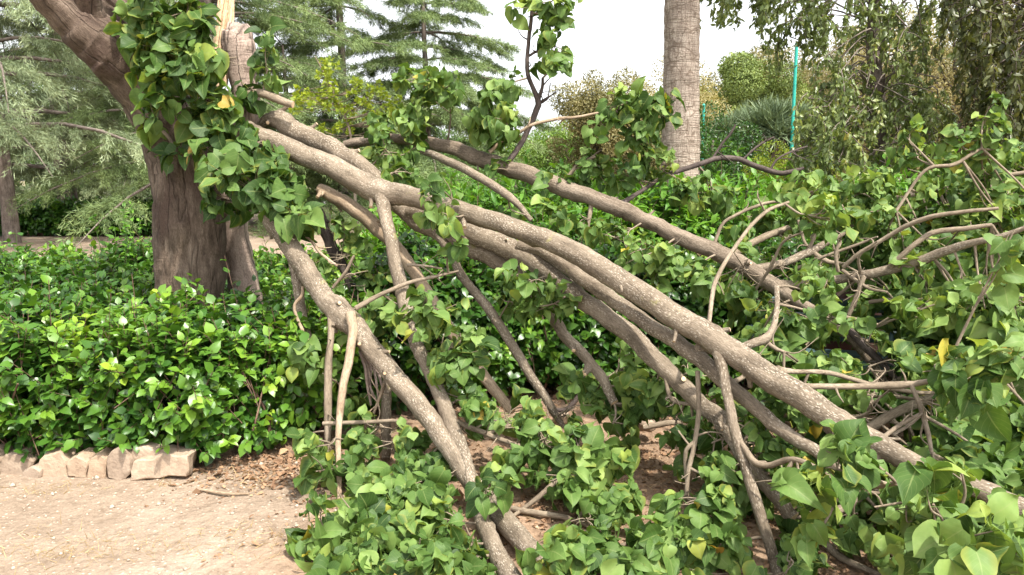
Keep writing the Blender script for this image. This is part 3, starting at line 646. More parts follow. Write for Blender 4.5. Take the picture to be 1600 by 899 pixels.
# ------------------------------------------------------------------ hedge
def hedge(name, label, cat, x0, x1, front, back, h, n_shoot, leaf, mat, seed=0, tm=T_ov, per=9, group=None, up=.55, hole=None, tone=.45, low=.10, inner=True, shoot=(.14, .30), lw=(.95, 1.3), bare=.0):
    """leafy hedge between the curves front(x) and back(x): upright stems inside, leafy shoots over its skin"""
    xm = (x0 + x1) / 2
    t = thing(name, label, cat, (xm, float(front(np.array(xm))), 0), group)
    fo, stm = Geo(), Geo()
    def H(x, y): return h(x, y) * (1 + .14 * noise(x, y, 0, 2.6, seed) + .08 * noise(x, y, 0, 7, seed + 3))
    n = n_shoot
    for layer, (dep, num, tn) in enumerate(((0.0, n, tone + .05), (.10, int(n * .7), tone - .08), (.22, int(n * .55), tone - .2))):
        x = rng.uniform(x0, x1, num); fr, bk = front(x), back(x)
        depth_len = np.maximum(bk - fr, .2); hh = H(x, fr + .2)
        u = rng.uniform(0, 1, num) * (hh + depth_len)
        onf = u < hh
        z = np.where(onf, u, 0.0); y = np.where(onf, fr + .05 * noise(x, z, 3, 5, seed + 8), fr + (u - hh))
        z = np.where(onf, low + z * (1 - low / np.maximum(hh, .2)), H(x, y))
        r = .16                                                    # rounded shoulder
        e = np.clip((z - (hh - r)) / r, 0, 1) * onf; y = y + r * .8 * e ** 2 * onf
        nrmv = np.where(onf[:, None], nrm(np.stack([.15 * noise(x, z, 0, 6, 2), -1 + .75 * e, .25 + .8 * e], -1)), np.array([0, -.15, 1.0]))
        bulge = .07 * noise(x, y, z, 6, seed + 12)
        P = np.stack([x, y, z], -1) + nrmv * (bulge - dep)[:, None]
        if hole is not None:
            k = ~hole(P); P, nrmv, num = P[k], nrmv[k], k.sum()
        d = nrm(nrmv * .7 + np.array([0, 0, up]) + rv(num, .45))
        L = rng.uniform(*shoot, num) * np.where((rng.uniform(0, 1, num) < .07) & (nrmv[:, 2] > .5), rng.uniform(1.6, 2.6, num), 1)
        base = P - d * (L * .45)[:, None]
        if layer == 0: strips(stm, base - d * .1, base + d * L[:, None], .0028, .5)
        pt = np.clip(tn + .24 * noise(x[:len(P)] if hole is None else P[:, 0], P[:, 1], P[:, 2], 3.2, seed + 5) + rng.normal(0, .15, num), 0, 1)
        Q, D, N, T = [], [], [], []
        side = nrm(np.cross(d, rv(num)))
        for q in range(per):
            v = (q + .5) / per
            ang = q * 2.4; s2 = side * math.cos(ang) + np.cross(d, side) * math.sin(ang)
            Q.append(base + d * (L * (.15 + .85 * v))[:, None]); D.append(s2 * (1.0 - .5 * v) + d * (.45 + .5 * v) + np.array([0, 0, -.38]) + rv(num, .22))
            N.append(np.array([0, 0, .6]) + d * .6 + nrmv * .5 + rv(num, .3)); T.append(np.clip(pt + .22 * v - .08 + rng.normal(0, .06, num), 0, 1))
        Q = np.vstack(Q); Lf = leaf * rng.uniform(.65, 1.15, len(Q))
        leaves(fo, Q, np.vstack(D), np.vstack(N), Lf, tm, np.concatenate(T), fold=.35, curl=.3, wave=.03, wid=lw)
    ns = int((x1 - x0) * 26)
    for k in range(ns):
        x = rng.uniform(x0, x1); y = rng.uniform(float(front(np.array(x))) + .06, float(front(np.array(x))) + .7)
        z0 = float(gz(np.array(x), np.array(y))) - .02; hz = float(H(np.array(x), np.array(y))) * .85
        if z0 + hz < .1: continue
        B = spline([[x, y, z0], [x + rng.normal(0, .05), y + rng.normal(0, .04), hz * .35], [x + rng.normal(0, .16), y + rng.normal(0, .12), hz]], 4)
        tube(stm, B, np.linspace(.012, .004, len(B)) * rng.uniform(.5, 1.3), 5, wob=0)
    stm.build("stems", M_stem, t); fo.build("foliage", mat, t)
    return t
hf = hedge_front
def hole_l(P):      # kept open round the old trunk
    return ((P[:, 0] + 1.95) ** 2 / .36 ** 2 + (P[:, 1] - 5.28) ** 2 / .40 ** 2 < 1)
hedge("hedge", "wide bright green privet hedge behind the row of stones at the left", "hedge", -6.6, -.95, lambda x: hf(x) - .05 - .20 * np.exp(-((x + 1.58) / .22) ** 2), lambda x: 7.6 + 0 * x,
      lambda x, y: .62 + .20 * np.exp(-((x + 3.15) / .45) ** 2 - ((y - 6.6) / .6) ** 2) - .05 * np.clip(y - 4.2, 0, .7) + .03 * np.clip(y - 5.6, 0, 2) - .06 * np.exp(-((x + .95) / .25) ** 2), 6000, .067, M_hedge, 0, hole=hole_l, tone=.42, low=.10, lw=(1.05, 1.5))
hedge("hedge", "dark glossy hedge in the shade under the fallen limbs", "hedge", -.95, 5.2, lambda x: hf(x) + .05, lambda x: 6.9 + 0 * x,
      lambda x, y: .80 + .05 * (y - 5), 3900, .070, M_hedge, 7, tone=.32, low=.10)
hedge("herb_bed", "tall fresh green bed of upright plants behind the shaded hedge", "plants", -1.4, 6.6, lambda x: 6.7 + 0 * x, lambda x: 9.2 + 0 * x,
      lambda x, y: 1.12 + .03 * (y - 6.6) - .25 * np.clip(-(x + .2), 0, 1), 2900, .12, M_herb, 15, tm=T_lan, per=10, up=1.1, tone=.62, shoot=(.25, .5))
hedge("low_hedge", "low clipped dark hedge beyond the sandy clearing at the left", "hedge", gx(-60, 20.5), gx(262, 20.5), lambda x: 20.2 + 0 * x, lambda x: 21.4 + 0 * x,
      lambda x, y: .72 + 0 * x, 1500, .13, M_hedge, 22, tm=T_kite, tone=.25, per=8)
# tall weed and a thin yellow-green sapling
def weed(px, Y, ztop, label, n, leaf, spread):
    x = gx(px, Y); t = thing("tall_weed", label, "plant", (x, Y, 0))
    sg, fo = Geo(), Geo()
    for k in range(n):
        dx, dy = rng.normal(0, spread, 2); hgt = ztop * rng.uniform(.72, 1.0) if k else ztop
        if k == 0: dx = dy = 0
        B = spline([[x + dx * .4, Y + dy * .4, 0], [x + dx * .7, Y + dy * .7, hgt * .5], [x + dx, Y + dy, hgt]], 5)
        tube(sg, B, np.linspace(.006, .002, len(B)), 5, wob=0)
        m = 34; v = rng.uniform(.3, 1, m); u = np.linspace(0, 1, len(B))
        Q = np.stack([np.interp(v, u, B[:, q]) for q in range(3)], -1)
        leaves(fo, Q, rv(m) * [1, 1, .4] + [0, 0, .25], rv(m, .4) + [0, -.2, 1], leaf * (1.15 - .6 * v) * rng.uniform(.7, 1.2, m), T_ov, np.clip(rng.normal(.75, .15, m), 0, 1))
    sg.build("stems", M_green, t); fo.build("foliage", M_herb, t)
weed(208, 6.4, 1.30, "tall pale green weed rising from the hedge left of the thick trunk", 15, .085, .16)
weed(170, 7.2, .98, "shorter olive weed beside the tall pale one at the back of the hedge", 8, .075, .2)
weed(25, 6.9, 1.02, "thin weed at the back of the hedge below the far left cedar", 6, .075, .16)
def sapling():
    Y = 9.0; x = gx(560, Y); t = thing("sapling", "thin yellow green sapling with umbel like leaf clumps behind the fallen limbs", "sapling", (x, Y, 0))
    br, fo = Geo(), Geo()
    st_ = spline([[x, Y, 0], at(556, 330, Y), at(548, 212, Y), at(528, 160, Y), at(505, 112, Y), at(492, 88, Y)], 5); tube(br, st_, np.linspace(.022, .005, len(st_)), 6, wob=0)
    for px, py, rx, ry, n in ((515, 108, 24, 14, 10), (495, 160, 38, 16, 18), (540, 150, 45, 22, 20), (580, 145, 25, 18, 12), (610, 165, 22, 14, 9), (525, 205, 30, 10, 10), (560, 185, 30, 16, 12), (475, 150, 15, 12, 6), (600, 190, 30, 14, 8)):
        for k in range(n):
            c = at(px + rng.uniform(-1, 1) * rx, py + rng.uniform(-1, 1) * ry, Y + rng.normal(0, .18))
            i = np.argmin(np.linalg.norm(st_ - c, axis=1) + .4 * np.maximum(0, st_[:, 2] - c[2]))
            B = spline([st_[i], (st_[i] + c) / 2 + [0, 0, -.03], c], 3); tube(br, B, np.linspace(.005, .002, len(B)), 4, wob=0)
            m = 16; d = nrm(rv(m) + [0, 0, .5])
            leaves(fo, c + d * .015, d, rv(m) + [0, 0, 1], rng.uniform(.03, .065, m), T_kite, np.clip(rng.normal(.45, .2, m), 0, 1), wid=(1.2, 1.8))
    br.build("stem", M_twig, t); fo.build("foliage", M_lime, t)
sapling()

# ------------------------------------------------------------------ stones of the low border
def stone(pts_px, Y, depth, label, seed, tilt=0.0):
    """faceted field stone: a front outline given its own depth, chipped and rounded"""
    import bmesh
    bm = bmesh.new(); Y -= .13; P = [at(x, y, Y) for x, y in pts_px]
    cx = np.mean(P, axis=0)
    fv = [bm.verts.new(p) for p in P]
    mv = [bm.verts.new(cx + (p - cx) * [1.05, 1, 1.03] + [0, depth * .45, 0]) for p in P]
    bv = [bm.verts.new(cx + (p - cx) * [.86, 1, .9] + [0, depth, .0]) for p in P]
    n = len(P)
    bm.faces.new(fv[::-1]); bm.faces.new(bv)
    for a, b_ in ((fv, mv), (mv, bv)):
        for i in range(n): bm.faces.new((a[i], a[(i + 1) % n], b_[(i + 1) % n], b_[i]))
    bmesh.ops.recalc_face_normals(bm, faces=bm.faces)
    bmesh.ops.bevel(bm, geom=bm.edges[:], offset=.007, segments=1, affect='EDGES', profile=.6)
    bmesh.ops.triangulate(bm, faces=[f for f in bm.faces if len(f.verts) > 4])
    for _ in range(2): bmesh.ops.subdivide_edges(bm, edges=[e for e in bm.edges if e.calc_length() > .03], cuts=1, use_grid_fill=True)
    me = bpy.data.meshes.new("border_stone"); 
    for v in bm.verts:
        p = np.array(v.co); q = p - cx
        d = .016 * noise(p[0] * 14 + seed, p[1] * 14, p[2] * 14, 1, seed) + .006 * noise(p[0] * 45 + seed, p[1] * 45, p[2] * 45, 1, seed + 4)
        v.co = Vector(p + q / max(np.linalg.norm(q), 1e-6) * d)
    base = np.array([cx[0], cx[1] + depth * .4, min(v.co.z for v in bm.verts)])
    for v in bm.verts: v.co -= Vector(base)
    bm.to_mesh(me); bm.free(); me.materials.append(M_stone)
    for p in me.polygons: p.use_smooth = True
    try: me.set_sharp_from_angle(angle=R(40))
    except Exception: pass
    o = bpy.data.objects.new("border_stone", me); S.collection.objects.link(o); o.location = [float(v) for v in base]
    o['label'] = label; o['category'] = "stone"; o['group'] = "stones edging the hedge"
stone([(205, 752), (290, 745), (292, 712), (245, 712), (212, 722), (203, 735)], 3.80, .17, "long flat grey topped stone at the right end of the border", 1)
stone([(203, 736), (207, 757), (228, 752), (246, 722), (243, 706), (222, 697), (208, 703)], 3.86, .15, "upright pointed stone leaning behind the long end stone", 2)
stone([(168, 748), (190, 757), (206, 740), (203, 716), (187, 700), (168, 712), (164, 730)], 3.82, .16, "six sided pale stone next to the pointed stone", 3)
stone([(136, 750), (163, 753), (166, 722), (155, 712), (136, 722)], 3.84, .16, "squarish brown stained stone left of the six sided stone", 4)
stone([(104, 748), (136, 752), (137, 722), (118, 712), (101, 722)], 3.85, .16, "darker stone with a sloping face, third from the leafy gap", 5)
stone([(58, 750), (104, 752), (104, 722), (92, 706), (66, 710), (56, 728)], 3.86, .18, "broad rounded stone under the overhanging bright leaves", 6)
stone([(33, 753), (57, 753), (61, 738), (48, 729), (33, 737)], 3.84, .10, "smallest pale stone wedged low in the border", 7)
stone([(2, 748), (32, 748), (48, 722), (30, 708), (8, 712), (-2, 728)], 3.88, .18, "mossy brown stone at the left edge of the photo", 8)
stone([(-60, 750), (-6, 750), (-2, 722), (-26, 706), (-56, 712)], 3.86, .18, "wide stone just beyond the left edge of the photo", 9)

# ------------------------------------------------------------------ bench and the reddish lump behind it
def bench():
    a, b = at(1165, 540, 4.75), at(1500, 560, 4.45)
    ang = math.atan2(b[1] - a[1], b[0] - a[0]); c = (a + b) / 2; L = float(np.hypot(*(b - a)[:2]))
    t = thing("park_bench", "dark green slatted bench buried under the fallen branches", "bench", (c[0], c[1], 0))
    e = np.array([math.cos(ang), math.sin(ang), 0]); nrm_ = np.array([-e[1], e[0], 0])
    for i, (off, z, d, h) in enumerate(((.0, .44, .085, .03), (.10, .445, .085, .03), (.20, .445, .085, .03), (.30, .44, .085, .03))):
        g = Geo(); box(g, np.array([c[0], c[1], 0]) + nrm_ * (off - .30) + [0, 0, z], (L, d, h), ang, bev=.006); g.build("seat_slat", M_bench, t, smooth=False)
    for i, z in enumerate((.535, .625, .715)):
        g = Geo(); box(g, np.array([c[0], c[1], 0]) + nrm_ * (.10 + .03 * i) + [0, 0, z], (L, .028, .078), ang, bev=.006); g.build("back_slat", M_bench, t, smooth=False)
    for s_ in (-.42, .42):
        p = np.array([c[0], c[1], 0]) + e * s_ * L
        g = Geo(); box(g, p + nrm_ * .05 + [0, 0, .21], (.05, .05, .42), ang, bev=.008); box(g, p - nrm_ * .31 + [0, 0, .21], (.05, .05, .42), ang, bev=.008)
        box(g, p - nrm_ * .13 + [0, 0, .405], (.045, .42, .03), ang, bev=.006); box(g, p + nrm_ * .185 + [0, 0, .60], (.045, .03, .42), ang, bev=.006); box(g, p + nrm_ * .13 + [0, 0, .435], (.045, .12, .03), ang, bev=.006)
        g.build("leg_frame", M_iron, t, smooth=False)
bench()
def lump(px, py, Y, r, sq, mat, label, name, cat, seed):
    c = at(px, py, Y); g = Geo(); nu, nv = 28, 16
    th = np.linspace(0, 2 * np.pi, nu, endpoint=False); ph = np.linspace(.02, np.pi - .02, nv)
    TH, PH = np.meshgrid(th, ph); d = np.stack([np.cos(TH) * np.sin(PH), np.sin(TH) * np.sin(PH), np.cos(PH)], -1).reshape(-1, 3)
    d = np.sign(d) * np.abs(d) ** .8
    rr = r * (1 + .16 * noise(d[:, 0] * 2, d[:, 1] * 2, d[:, 2] * 2, 1, seed) + .06 * noise(d[:, 0] * 6, d[:, 1] * 6, d[:, 2] * 6, 1, seed + 2))
    V = c + d * rr[:, None] * np.array(sq)
    i = np.arange(nv - 1)[:, None] * nu; j = np.arange(nu)[None]; k = (j + 1) % nu
    g.add(V, np.stack([i + j, i + nu + j, i + nu + k, i + k], -1).reshape(-1, 4), V, np.zeros(len(V)))
    o = recentre(g.build(name, mat), (c[0], c[1], V[:, 2].min())); o['label'] = label; o['category'] = cat
lump(1325, 512, 5.0, .17, (1.35, .9, 1.7), M_bundle, "dark reddish brown boulder just behind the bench", "boulder", "rock", 4)
lump(1010, 662, 4.3, .05, (1.2, 1, .9), M_stone, "small pale brown stone in the shade below the limbs", "field_stone", "stone", 9)
lump(877, 652, 4.6, .045, (1.1, 1, .9), M_stone, "small round tan stone under the fallen leaves near the hedge foot", "field_stone", "stone", 12)

# ------------------------------------------------------------------ broken standing tree and fallen limbs
LIMB3 = []
CLEAR = []          # limb samples that leaves keep clear of: px, py, half width, depth
def limb_pts(path, per=7):
    """path rows: photo column, photo row, ground distance, width in photo pixels -> points, radii"""
    A = spline(np.array(path, float), per)
    t_ = np.arange(len(A)); w_ = np.clip(A[:, 3], 4, 26)
    A[:, 0] += w_ * .07 * noise(t_ * .9, A[:, 1] * .02, 0, 1, 6); A[:, 1] += w_ * .07 * noise(t_ * .8, A[:, 0] * .02, 7, 1, 14)
    if A[:, 3].max() < 55: A[:, 3] *= np.interp(A[:, 3], [10, 24, 40], [1, .90, .86])
    P = np.array([at(a[0], a[1], a[2]) for a in A]); dep = proj(P)[2]
    r = A[:, 3] / 2 * dep / F
    if r.max() < .14:                  # a fallen limb rests on the soil
        lo = np.maximum(r * .8 + .01, P[:, 2]); k = (CAMZ - lo) / (CAMZ - P[:, 2])
        P = np.array([0, 0, CAMZ]) + (P - np.array([0, 0, CAMZ])) * k[:, None]; dep = proj(P)[2]
    LIMB3.extend(P); return P, A[:, 3] / 2 * dep / F, A
def limb(g, path, sides=12, tone=.5, wob=.05, knots=0, clear=True, per=7, **k):
    P, r, A = limb_pts(path, per); tube(g, P, r, sides, tone, wob, knots, **k)
    if clear:
        x, y, d = proj(P); CLEAR.extend(zip(x, y, A[:, 3] / 2, d))
    return P
def side(parent, path, name="side_branch", mat=None, sides=8, **k):
    path = np.array(path, float); path[:, 3] *= np.where(path[:, 3] < 13, .86, 1.0)
    g = Geo(); P = limb(g, path, sides, per=6, **k)
    if path[:, 3].max() < 17 and len(P) > 8 and name == "side_branch":      # spurs and twiglets
        d_ = proj(P)[2]
        for q in range(int(rng.integers(2, 6))):
            i = int(rng.integers(3, len(P) - 1)); t_ = nrm((P[i] - P[i - 1])[None])[0]; v = nrm((t_ * rng.uniform(.2, 1.0) + rv(1, .7)[0])[None])[0]
            L_ = rng.uniform(.03, .16); B = spline([P[i], P[i] + v * L_ * .5 + rv(1, .012)[0], P[i] + v * L_ + rv(1, .02)[0]], 3)
            w0 = np.interp(i, np.linspace(0, len(P) - 1, len(path)), path[:, 3]) / 2 * d_[i] / F
            tube(g, B, np.linspace(min(w0 * .6, .006), .0016, len(B)), 5, wob=0)
    return g.build(name, mat or M_twig, parent)

tree = thing("broken_tree", "old grey brown tree with a leaning limb, a splintered stem and torn hanging leaves", "tree", at(300, 640, 5.25) * [1, 1, 0])
g = Geo()
limb(g, [(294, 640, 5.25, 140), (294, 560, 5.25, 116), (293, 470, 5.25, 98), (291, 400, 5.25, 92), (287, 330, 5.25, 90), (280, 270, 5.25, 84), (270, 225, 5.25, 82), (252, 178, 5.22, 84), (215, 122, 5.15, 86), (170, 74, 5.05, 86), (128, 40, 4.95, 78), (92, 8, 4.85, 60), (46, -36, 4.75, 52), (-60, -120, 4.6, 48)], 28, wob=.09, knots=10)
# flutes of the double trunk
limb(g, [(320, 640, 5.15, 66), (321, 520, 5.15, 57), (322, 420, 5.16, 57), (320, 330, 5.17, 57), (310, 250, 5.22, 56), (292, 190, 5.3, 40)], 14, wob=.1, knots=3)
limb(g, [(270, 640, 5.18, 70), (274, 520, 5.17, 58), (274, 400, 5.17, 57), (268, 300, 5.2, 56), (254, 225, 5.22, 56)], 14, wob=.12, knots=5)
g.build("trunk", M_trunk, tree)
g = Geo(); limb(g, [(396, 640, 5.45, 80), (388, 520, 5.45, 56), (378, 430, 5.45, 44), (369, 370, 5.4, 42), (358, 300, 5.35, 46), (352, 240, 5.3, 46)], 16, wob=.09, knots=4)
g.build("trunk", M_trunkp, tree)
g = Geo(); limb(g, [(150, 50, 4.98, 56), (140, 20, 4.93, 46), (134, -20, 4.85, 40), (140, -120, 4.7, 32)], 14, wob=.06, knots=2); g.build("limb", M_trunk, tree)
g = Geo(); limb(g, [(232, 130, 5.2, 50), (205, 48, 5.25, 44), (176, 8, 5.3, 38), (150, -40, 5.4, 34), (130, -120, 5.5, 26)], 14, wob=.06, knots=2); g.build("limb", M_trunk, tree)
g = Geo(); limb(g, [(240, 60, 5.05, 26), (215, 26, 5.05, 24), (180, 0, 5.1, 26), (140, -40, 5.15, 24)], 10); g.build("limb", M_trunk, tree)
g = Geo(); limb(g, [(345, 300, 5.3, 60), (362, 235, 5.25, 50), (383, 195, 5.15, 46), (384, 150, 5.15, 42), (378, 110, 5.15, 44), (373, 75, 5.15, 50), (372, 52, 5.15, 44), (371, 40, 5.15, 24)], 18, wob=.07, knots=5); g.build("broken_stem", M_trunkp, tree)
# splinter: torn slabs of bright wood
g = Geo()
for k in range(22):
    x = 334 + k * 1.1 + rng.normal(0, 1.2); yy = 5.12 + rng.uniform(0, .10)
    limb(g, [(x - 4, 135, yy, 6), (x, 72, yy, 7), (x + 5, 25 + rng.uniform(-5, 20), yy, 5.5), (x + 10 + rng.normal(0, 3), -20 + rng.uniform(-40, 45), yy, .8)], 5, wob=.3, clear=False, tone=.6)
g.build("splinter", M_core, tree)
for path in ([(372, 165, 5.1, 15), (385, 150, 5.0, 15), (405, 146, 4.95, 14), (432, 155, 4.9, 13), (458, 164, 4.88, 11)],):
    P, r, A = limb_pts(path, 5); gg = Geo(); tube(gg, P, r, 10, capmat=1, flat_end=True); gg.build("side_branch", [M_twig, M_core], tree); x, y, d = proj(P); CLEAR.extend(zip(x, y, A[:, 3] / 2, d))
for path in ([(290, 235, 5.1, 5), (300, 200, 5.05, 5), (330, 150, 5.0, 4)], [(255, 205, 5.0, 8), (270, 225, 5.0, 7), (278, 245, 4.98, 5)], [(370, 90, 5.0, 3), (352, 92, 4.98, 3), (340, 95, 4.96, 2)]):
    side(tree, path, mat=M_twig, sides=6, clear=False)

LB = "fallen limbs of the broken tree"
def fallen(name, label, path, mat=M_bark, sides=18, knots=6, cat="branch", wob=.045, clear=True):
    P, r, A = limb_pts(path)
    t = thing(name, label, cat, (P[-1][0], P[-1][1], 0), LB)
    g = Geo(); tube(g, P, r, sides, .5, wob, knots, capmat=1); x, y, d = proj(P)
    if clear: CLEAR.extend(zip(x, y, A[:, 3] / 2, d))
    for q in range(int(len(P) / 9)):            # snapped-off stubs and branch collars
        i = int(rng.integers(3, len(P) - 2)); ax_ = nrm((P[i + 1] - P[i - 1])[None])[0]
        v = rv(1)[0]; v -= ax_ * v.dot(ax_); v = nrm(v[None])[0]; b = P[i] + v * r[i] * .8; w_ = rng.uniform(.006, .016)
        e_ = nrm((v + ax_ * rng.uniform(.2, 1.2))[None])[0]; L_ = r[i] * .3 + rng.uniform(.012, .06)
        tube(g, [b, b + e_ * L_ * .45, b + e_ * L_], [w_ * 1.7, w_ * 1.05, w_ * .85], 8, capmat=int(rng.uniform() < .6), flat_end=rng.uniform() < .5)
    g.build("limb", [mat, M_core], t); return t
A_ = fallen("fallen_limb", "longest speckled limb sweeping from the broken trunk down to the lower right corner",
    [(385, 200, 4.95, 28), (405, 216, 4.9, 38), (440, 228, 4.84, 38), (520, 262, 4.7, 40), (575, 292, 4.58, 46), (605, 302, 4.52, 46), (650, 310, 4.42, 34), (720, 330, 4.25, 34), (800, 355, 4.05, 35), (880, 386, 3.85, 38), (950, 426, 3.65, 42), (1020, 472, 3.46, 44), (1100, 523, 3.28, 46), (1160, 562, 3.14, 46), (1230, 607, 3.0, 48), (1300, 653, 2.88, 46), (1370, 695, 2.77, 42), (1435, 728, 2.66, 38), (1510, 757, 2.55, 36), (1590, 790, 2.45, 36), (1720, 850, 2.3, 34)], knots=9)
side(A_, [(597, 305, 4.5, 30), (602, 335, 4.42, 24), (612, 385, 4.3, 23), (625, 440, 4.18, 25), (637, 490, 4.05, 25), (652, 540, 3.93, 24), (672, 585, 3.8, 25), (697, 640, 3.62, 26), (716, 690, 3.48, 26), (735, 745, 3.35, 24), (750, 800, 3.22, 28), (768, 850, 3.1, 32), (797, 899, 3.0, 36), (812, 925, 2.94, 30)], "side_limb", M_bark, 14, knots=5)
side(A_, [(1122, 545, 3.2, 22), (1130, 580, 3.14, 18), (1137, 620, 3.08, 17), (1150, 680, 3.0, 18), (1166, 735, 2.93, 18), (1182, 785, 2.88, 19), (1198, 838, 2.83, 18), (1216, 899, 2.78, 18), (1230, 960, 2.72, 16)], "side_limb", M_bark, 12, knots=3)
side(A_, [(1155, 688, 2.98, 11), (1180, 722, 2.9, 12), (1204, 727, 2.86, 12), (1239, 718, 2.8, 11), (1276, 732, 2.74, 10), (1310, 755, 2.68, 11), (1357, 760, 2.6, 11), (1402, 755, 2.5, 10)])
side(A_, [(1239, 719, 2.8, 9), (1230, 738, 2.8, 8), (1229, 752, 2.8, 6)])
side(A_, [(1215, 578, 3.05, 15), (1240, 581, 3.1, 9), (1290, 582, 3.14, 9), (1330, 592, 3.18, 9), (1380, 606, 3.2, 8), (1450, 614, 3.2, 7), (1482, 608, 3.2, 5)], mat=M_twig)
side(A_, [(1235, 605, 2.98, 14), (1260, 604, 3.0, 11), (1330, 604, 3.0, 12), (1400, 602, 2.98, 13), (1428, 600, 2.96, 12), (1470, 592, 2.94, 9)], mat=M_twig)
side(A_, [(1424, 602, 2.95, 8), (1438, 635, 2.9, 9), (1448, 670, 2.85, 9), (1456, 708, 2.8, 6)])
side(A_, [(1372, 690, 2.85, 8), (1410, 662, 2.9, 8), (1442, 645, 2.92, 6)])
side(A_, [(1395, 680, 2.9, 6), (1420, 665, 2.95, 6), (1440, 648, 2.98, 5)])
side(A_, [(1290, 668, 2.95, 13), (1318, 700, 2.9, 11), (1330, 715, 2.86, 8)])
side(A_, [(1106, 526, 3.3, 8), (1112, 470, 3.5, 8), (1122, 430, 3.6, 8), (1160, 370, 3.8, 7), (1196, 332, 4.0, 7), (1232, 316, 4.1, 5)])
side(A_, [(1425, 745, 2.64, 7), (1480, 792, 2.3, 5), (1500, 850, 2.1, 4), (1510, 880, 2.0, 3)], sides=6, clear=False)

B_ = fallen("fallen_limb", "smooth limb with a rounded knob at its broken top, second behind the longest limb",
    [(408, 196, 5.1, 14), (422, 188, 5.08, 26), (440, 190, 5.04, 38), (462, 206, 5.0, 36), (500, 222, 4.95, 34), (540, 245, 4.88, 34), (580, 276, 4.8, 34), (620, 318, 4.72, 32), (660, 352, 4.6, 30), (700, 368, 4.52, 30), (732, 385, 4.45, 30), (770, 405, 4.36, 30), (806, 428, 4.28, 28), (840, 460, 4.2, 24), (880, 520, 4.05, 19), (912, 555, 3.97, 18), (938, 588, 3.9, 17), (960, 630, 3.82, 14)], knots=5)
side(B_, [(655, 333, 4.6, 14), (690, 372, 4.5, 17), (705, 398, 4.45, 16), (728, 440, 4.38, 14), (760, 478, 4.25, 16), (795, 530, 4.12, 16), (825, 582, 4.02, 16), (860, 634, 3.94, 14), (880, 668, 3.9, 10)], "side_limb", M_bark, 10)
F_ = fallen("fallen_limb", "twin stemmed limb just under the longest limb, forking at mid length",
    [(640, 330, 4.62, 26), (690, 342, 4.5, 30), (735, 364, 4.4, 34), (785, 384, 4.28, 38), (825, 402, 4.18, 40), (862, 432, 4.06, 32), (905, 465, 3.94, 32), (950, 497, 3.82, 34), (996, 533, 3.7, 34), (1040, 578, 3.58, 32), (1094, 630, 3.45, 30), (1135, 665, 3.34, 34), (1175, 730, 3.2, 32), (1208, 768, 3.12, 28), (1240, 810, 3.05, 24)], knots=6)
side(F_, [(815, 385, 4.2, 30), (850, 393, 4.1, 25), (900, 428, 3.94, 25), (960, 470, 3.74, 26), (1020, 511, 3.54, 27), (1070, 544, 3.38, 28), (1110, 578, 3.26, 28), (1160, 620, 3.14, 26), (1229, 677, 2.98, 24), (1265, 698, 2.9, 23), (1295, 720, 2.83, 18), (1320, 745, 2.78, 12)], "side_limb", M_bark, 14, knots=5)
side(F_, [(1090, 580, 3.3, 9), (1092, 640, 3.25, 9), (1086, 690, 3.2, 9), (1075, 740, 3.16, 9), (1072, 800, 3.12, 8)])
side(F_, [(1086, 690, 3.2, 8), (1072, 706, 3.2, 8), (1072, 740, 3.2, 7), (1078, 775, 3.18, 6)])
side(F_, [(1088, 545, 3.32, 15), (1130, 548, 3.36, 13), (1165, 540, 3.4, 14), (1195, 530, 3.45, 16), (1208, 512, 3.5, 12), (1214, 480, 3.6, 10), (1213, 448, 3.7, 10)], mat=M_bark)
side(F_, [(1040, 590, 3.55, 8), (1050, 625, 3.5, 8), (1080, 632, 3.48, 7)])
side(F_, [(1195, 532, 3.46, 9), (1212, 545, 3.44, 8), (1225, 550, 3.42, 5)])
side(F_, [(1140, 600, 3.2, 10), (1160, 590, 3.25, 9), (1185, 570, 3.3, 8)])

H_ = fallen("fallen_limb", "rough limb farthest back, running from behind the knobbed limb past the palm trunk",
    [(538, 226, 5.5, 12), (560, 222, 5.5, 17), (610, 217, 5.5, 17), (655, 221, 5.5, 20), (700, 230, 5.48, 24), (750, 248, 5.4, 28), (800, 265, 5.3, 30), (850, 282, 5.2, 30), (910, 305, 5.08, 29), (965, 325, 4.95, 29), (1010, 345, 4.85, 26), (1060, 370, 4.72, 28), (1115, 393, 4.6, 30), (1165, 418, 4.48, 30), (1205, 443, 4.4, 28), (1240, 468, 4.3, 22), (1290, 498, 4.2, 18), (1330, 530, 4.12, 16), (1360, 565, 4.05, 14), (1385, 600, 4.0, 11)], knots=8, mat=M_rough)
side(H_, [(1200, 445, 4.42, 22), (1235, 446, 4.36, 16), (1300, 438, 4.25, 15), (1365, 427, 4.12, 15), (1425, 413, 4.0, 16), (1490, 388, 3.85, 14), (1555, 372, 3.7, 11), (1620, 350, 3.6, 8)], "side_limb", M_bark, 10)
side(H_, [(1180, 420, 4.45, 15), (1225, 411, 4.5, 13), (1268, 392, 4.55, 14), (1302, 374, 4.6, 9), (1330, 360, 4.65, 6)], mat=M_bark)
side(H_, [(1268, 392, 4.55, 9), (1290, 408, 4.5, 9), (1315, 412, 4.48, 6)])
side(H_, [(1262, 392, 4.55, 7), (1272, 372, 4.55, 7), (1277, 360, 4.55, 5)])
side(H_, [(1318, 418, 4.2, 8), (1340, 398, 4.15, 8), (1380, 374, 4.1, 8), (1430, 347, 4.0, 9), (1482, 334, 3.9, 8), (1560, 326, 3.8, 6)])
side(H_, [(1390, 418, 4.05, 11), (1420, 390, 4.0, 10), (1455, 365, 3.98, 10), (1500, 358, 3.95, 10), (1550, 352, 3.9, 8)])
side(H_, [(1316, 422, 4.2, 7), (1340, 440, 4.12, 7), (1362, 452, 4.05, 6), (1385, 456, 4.0, 4)])
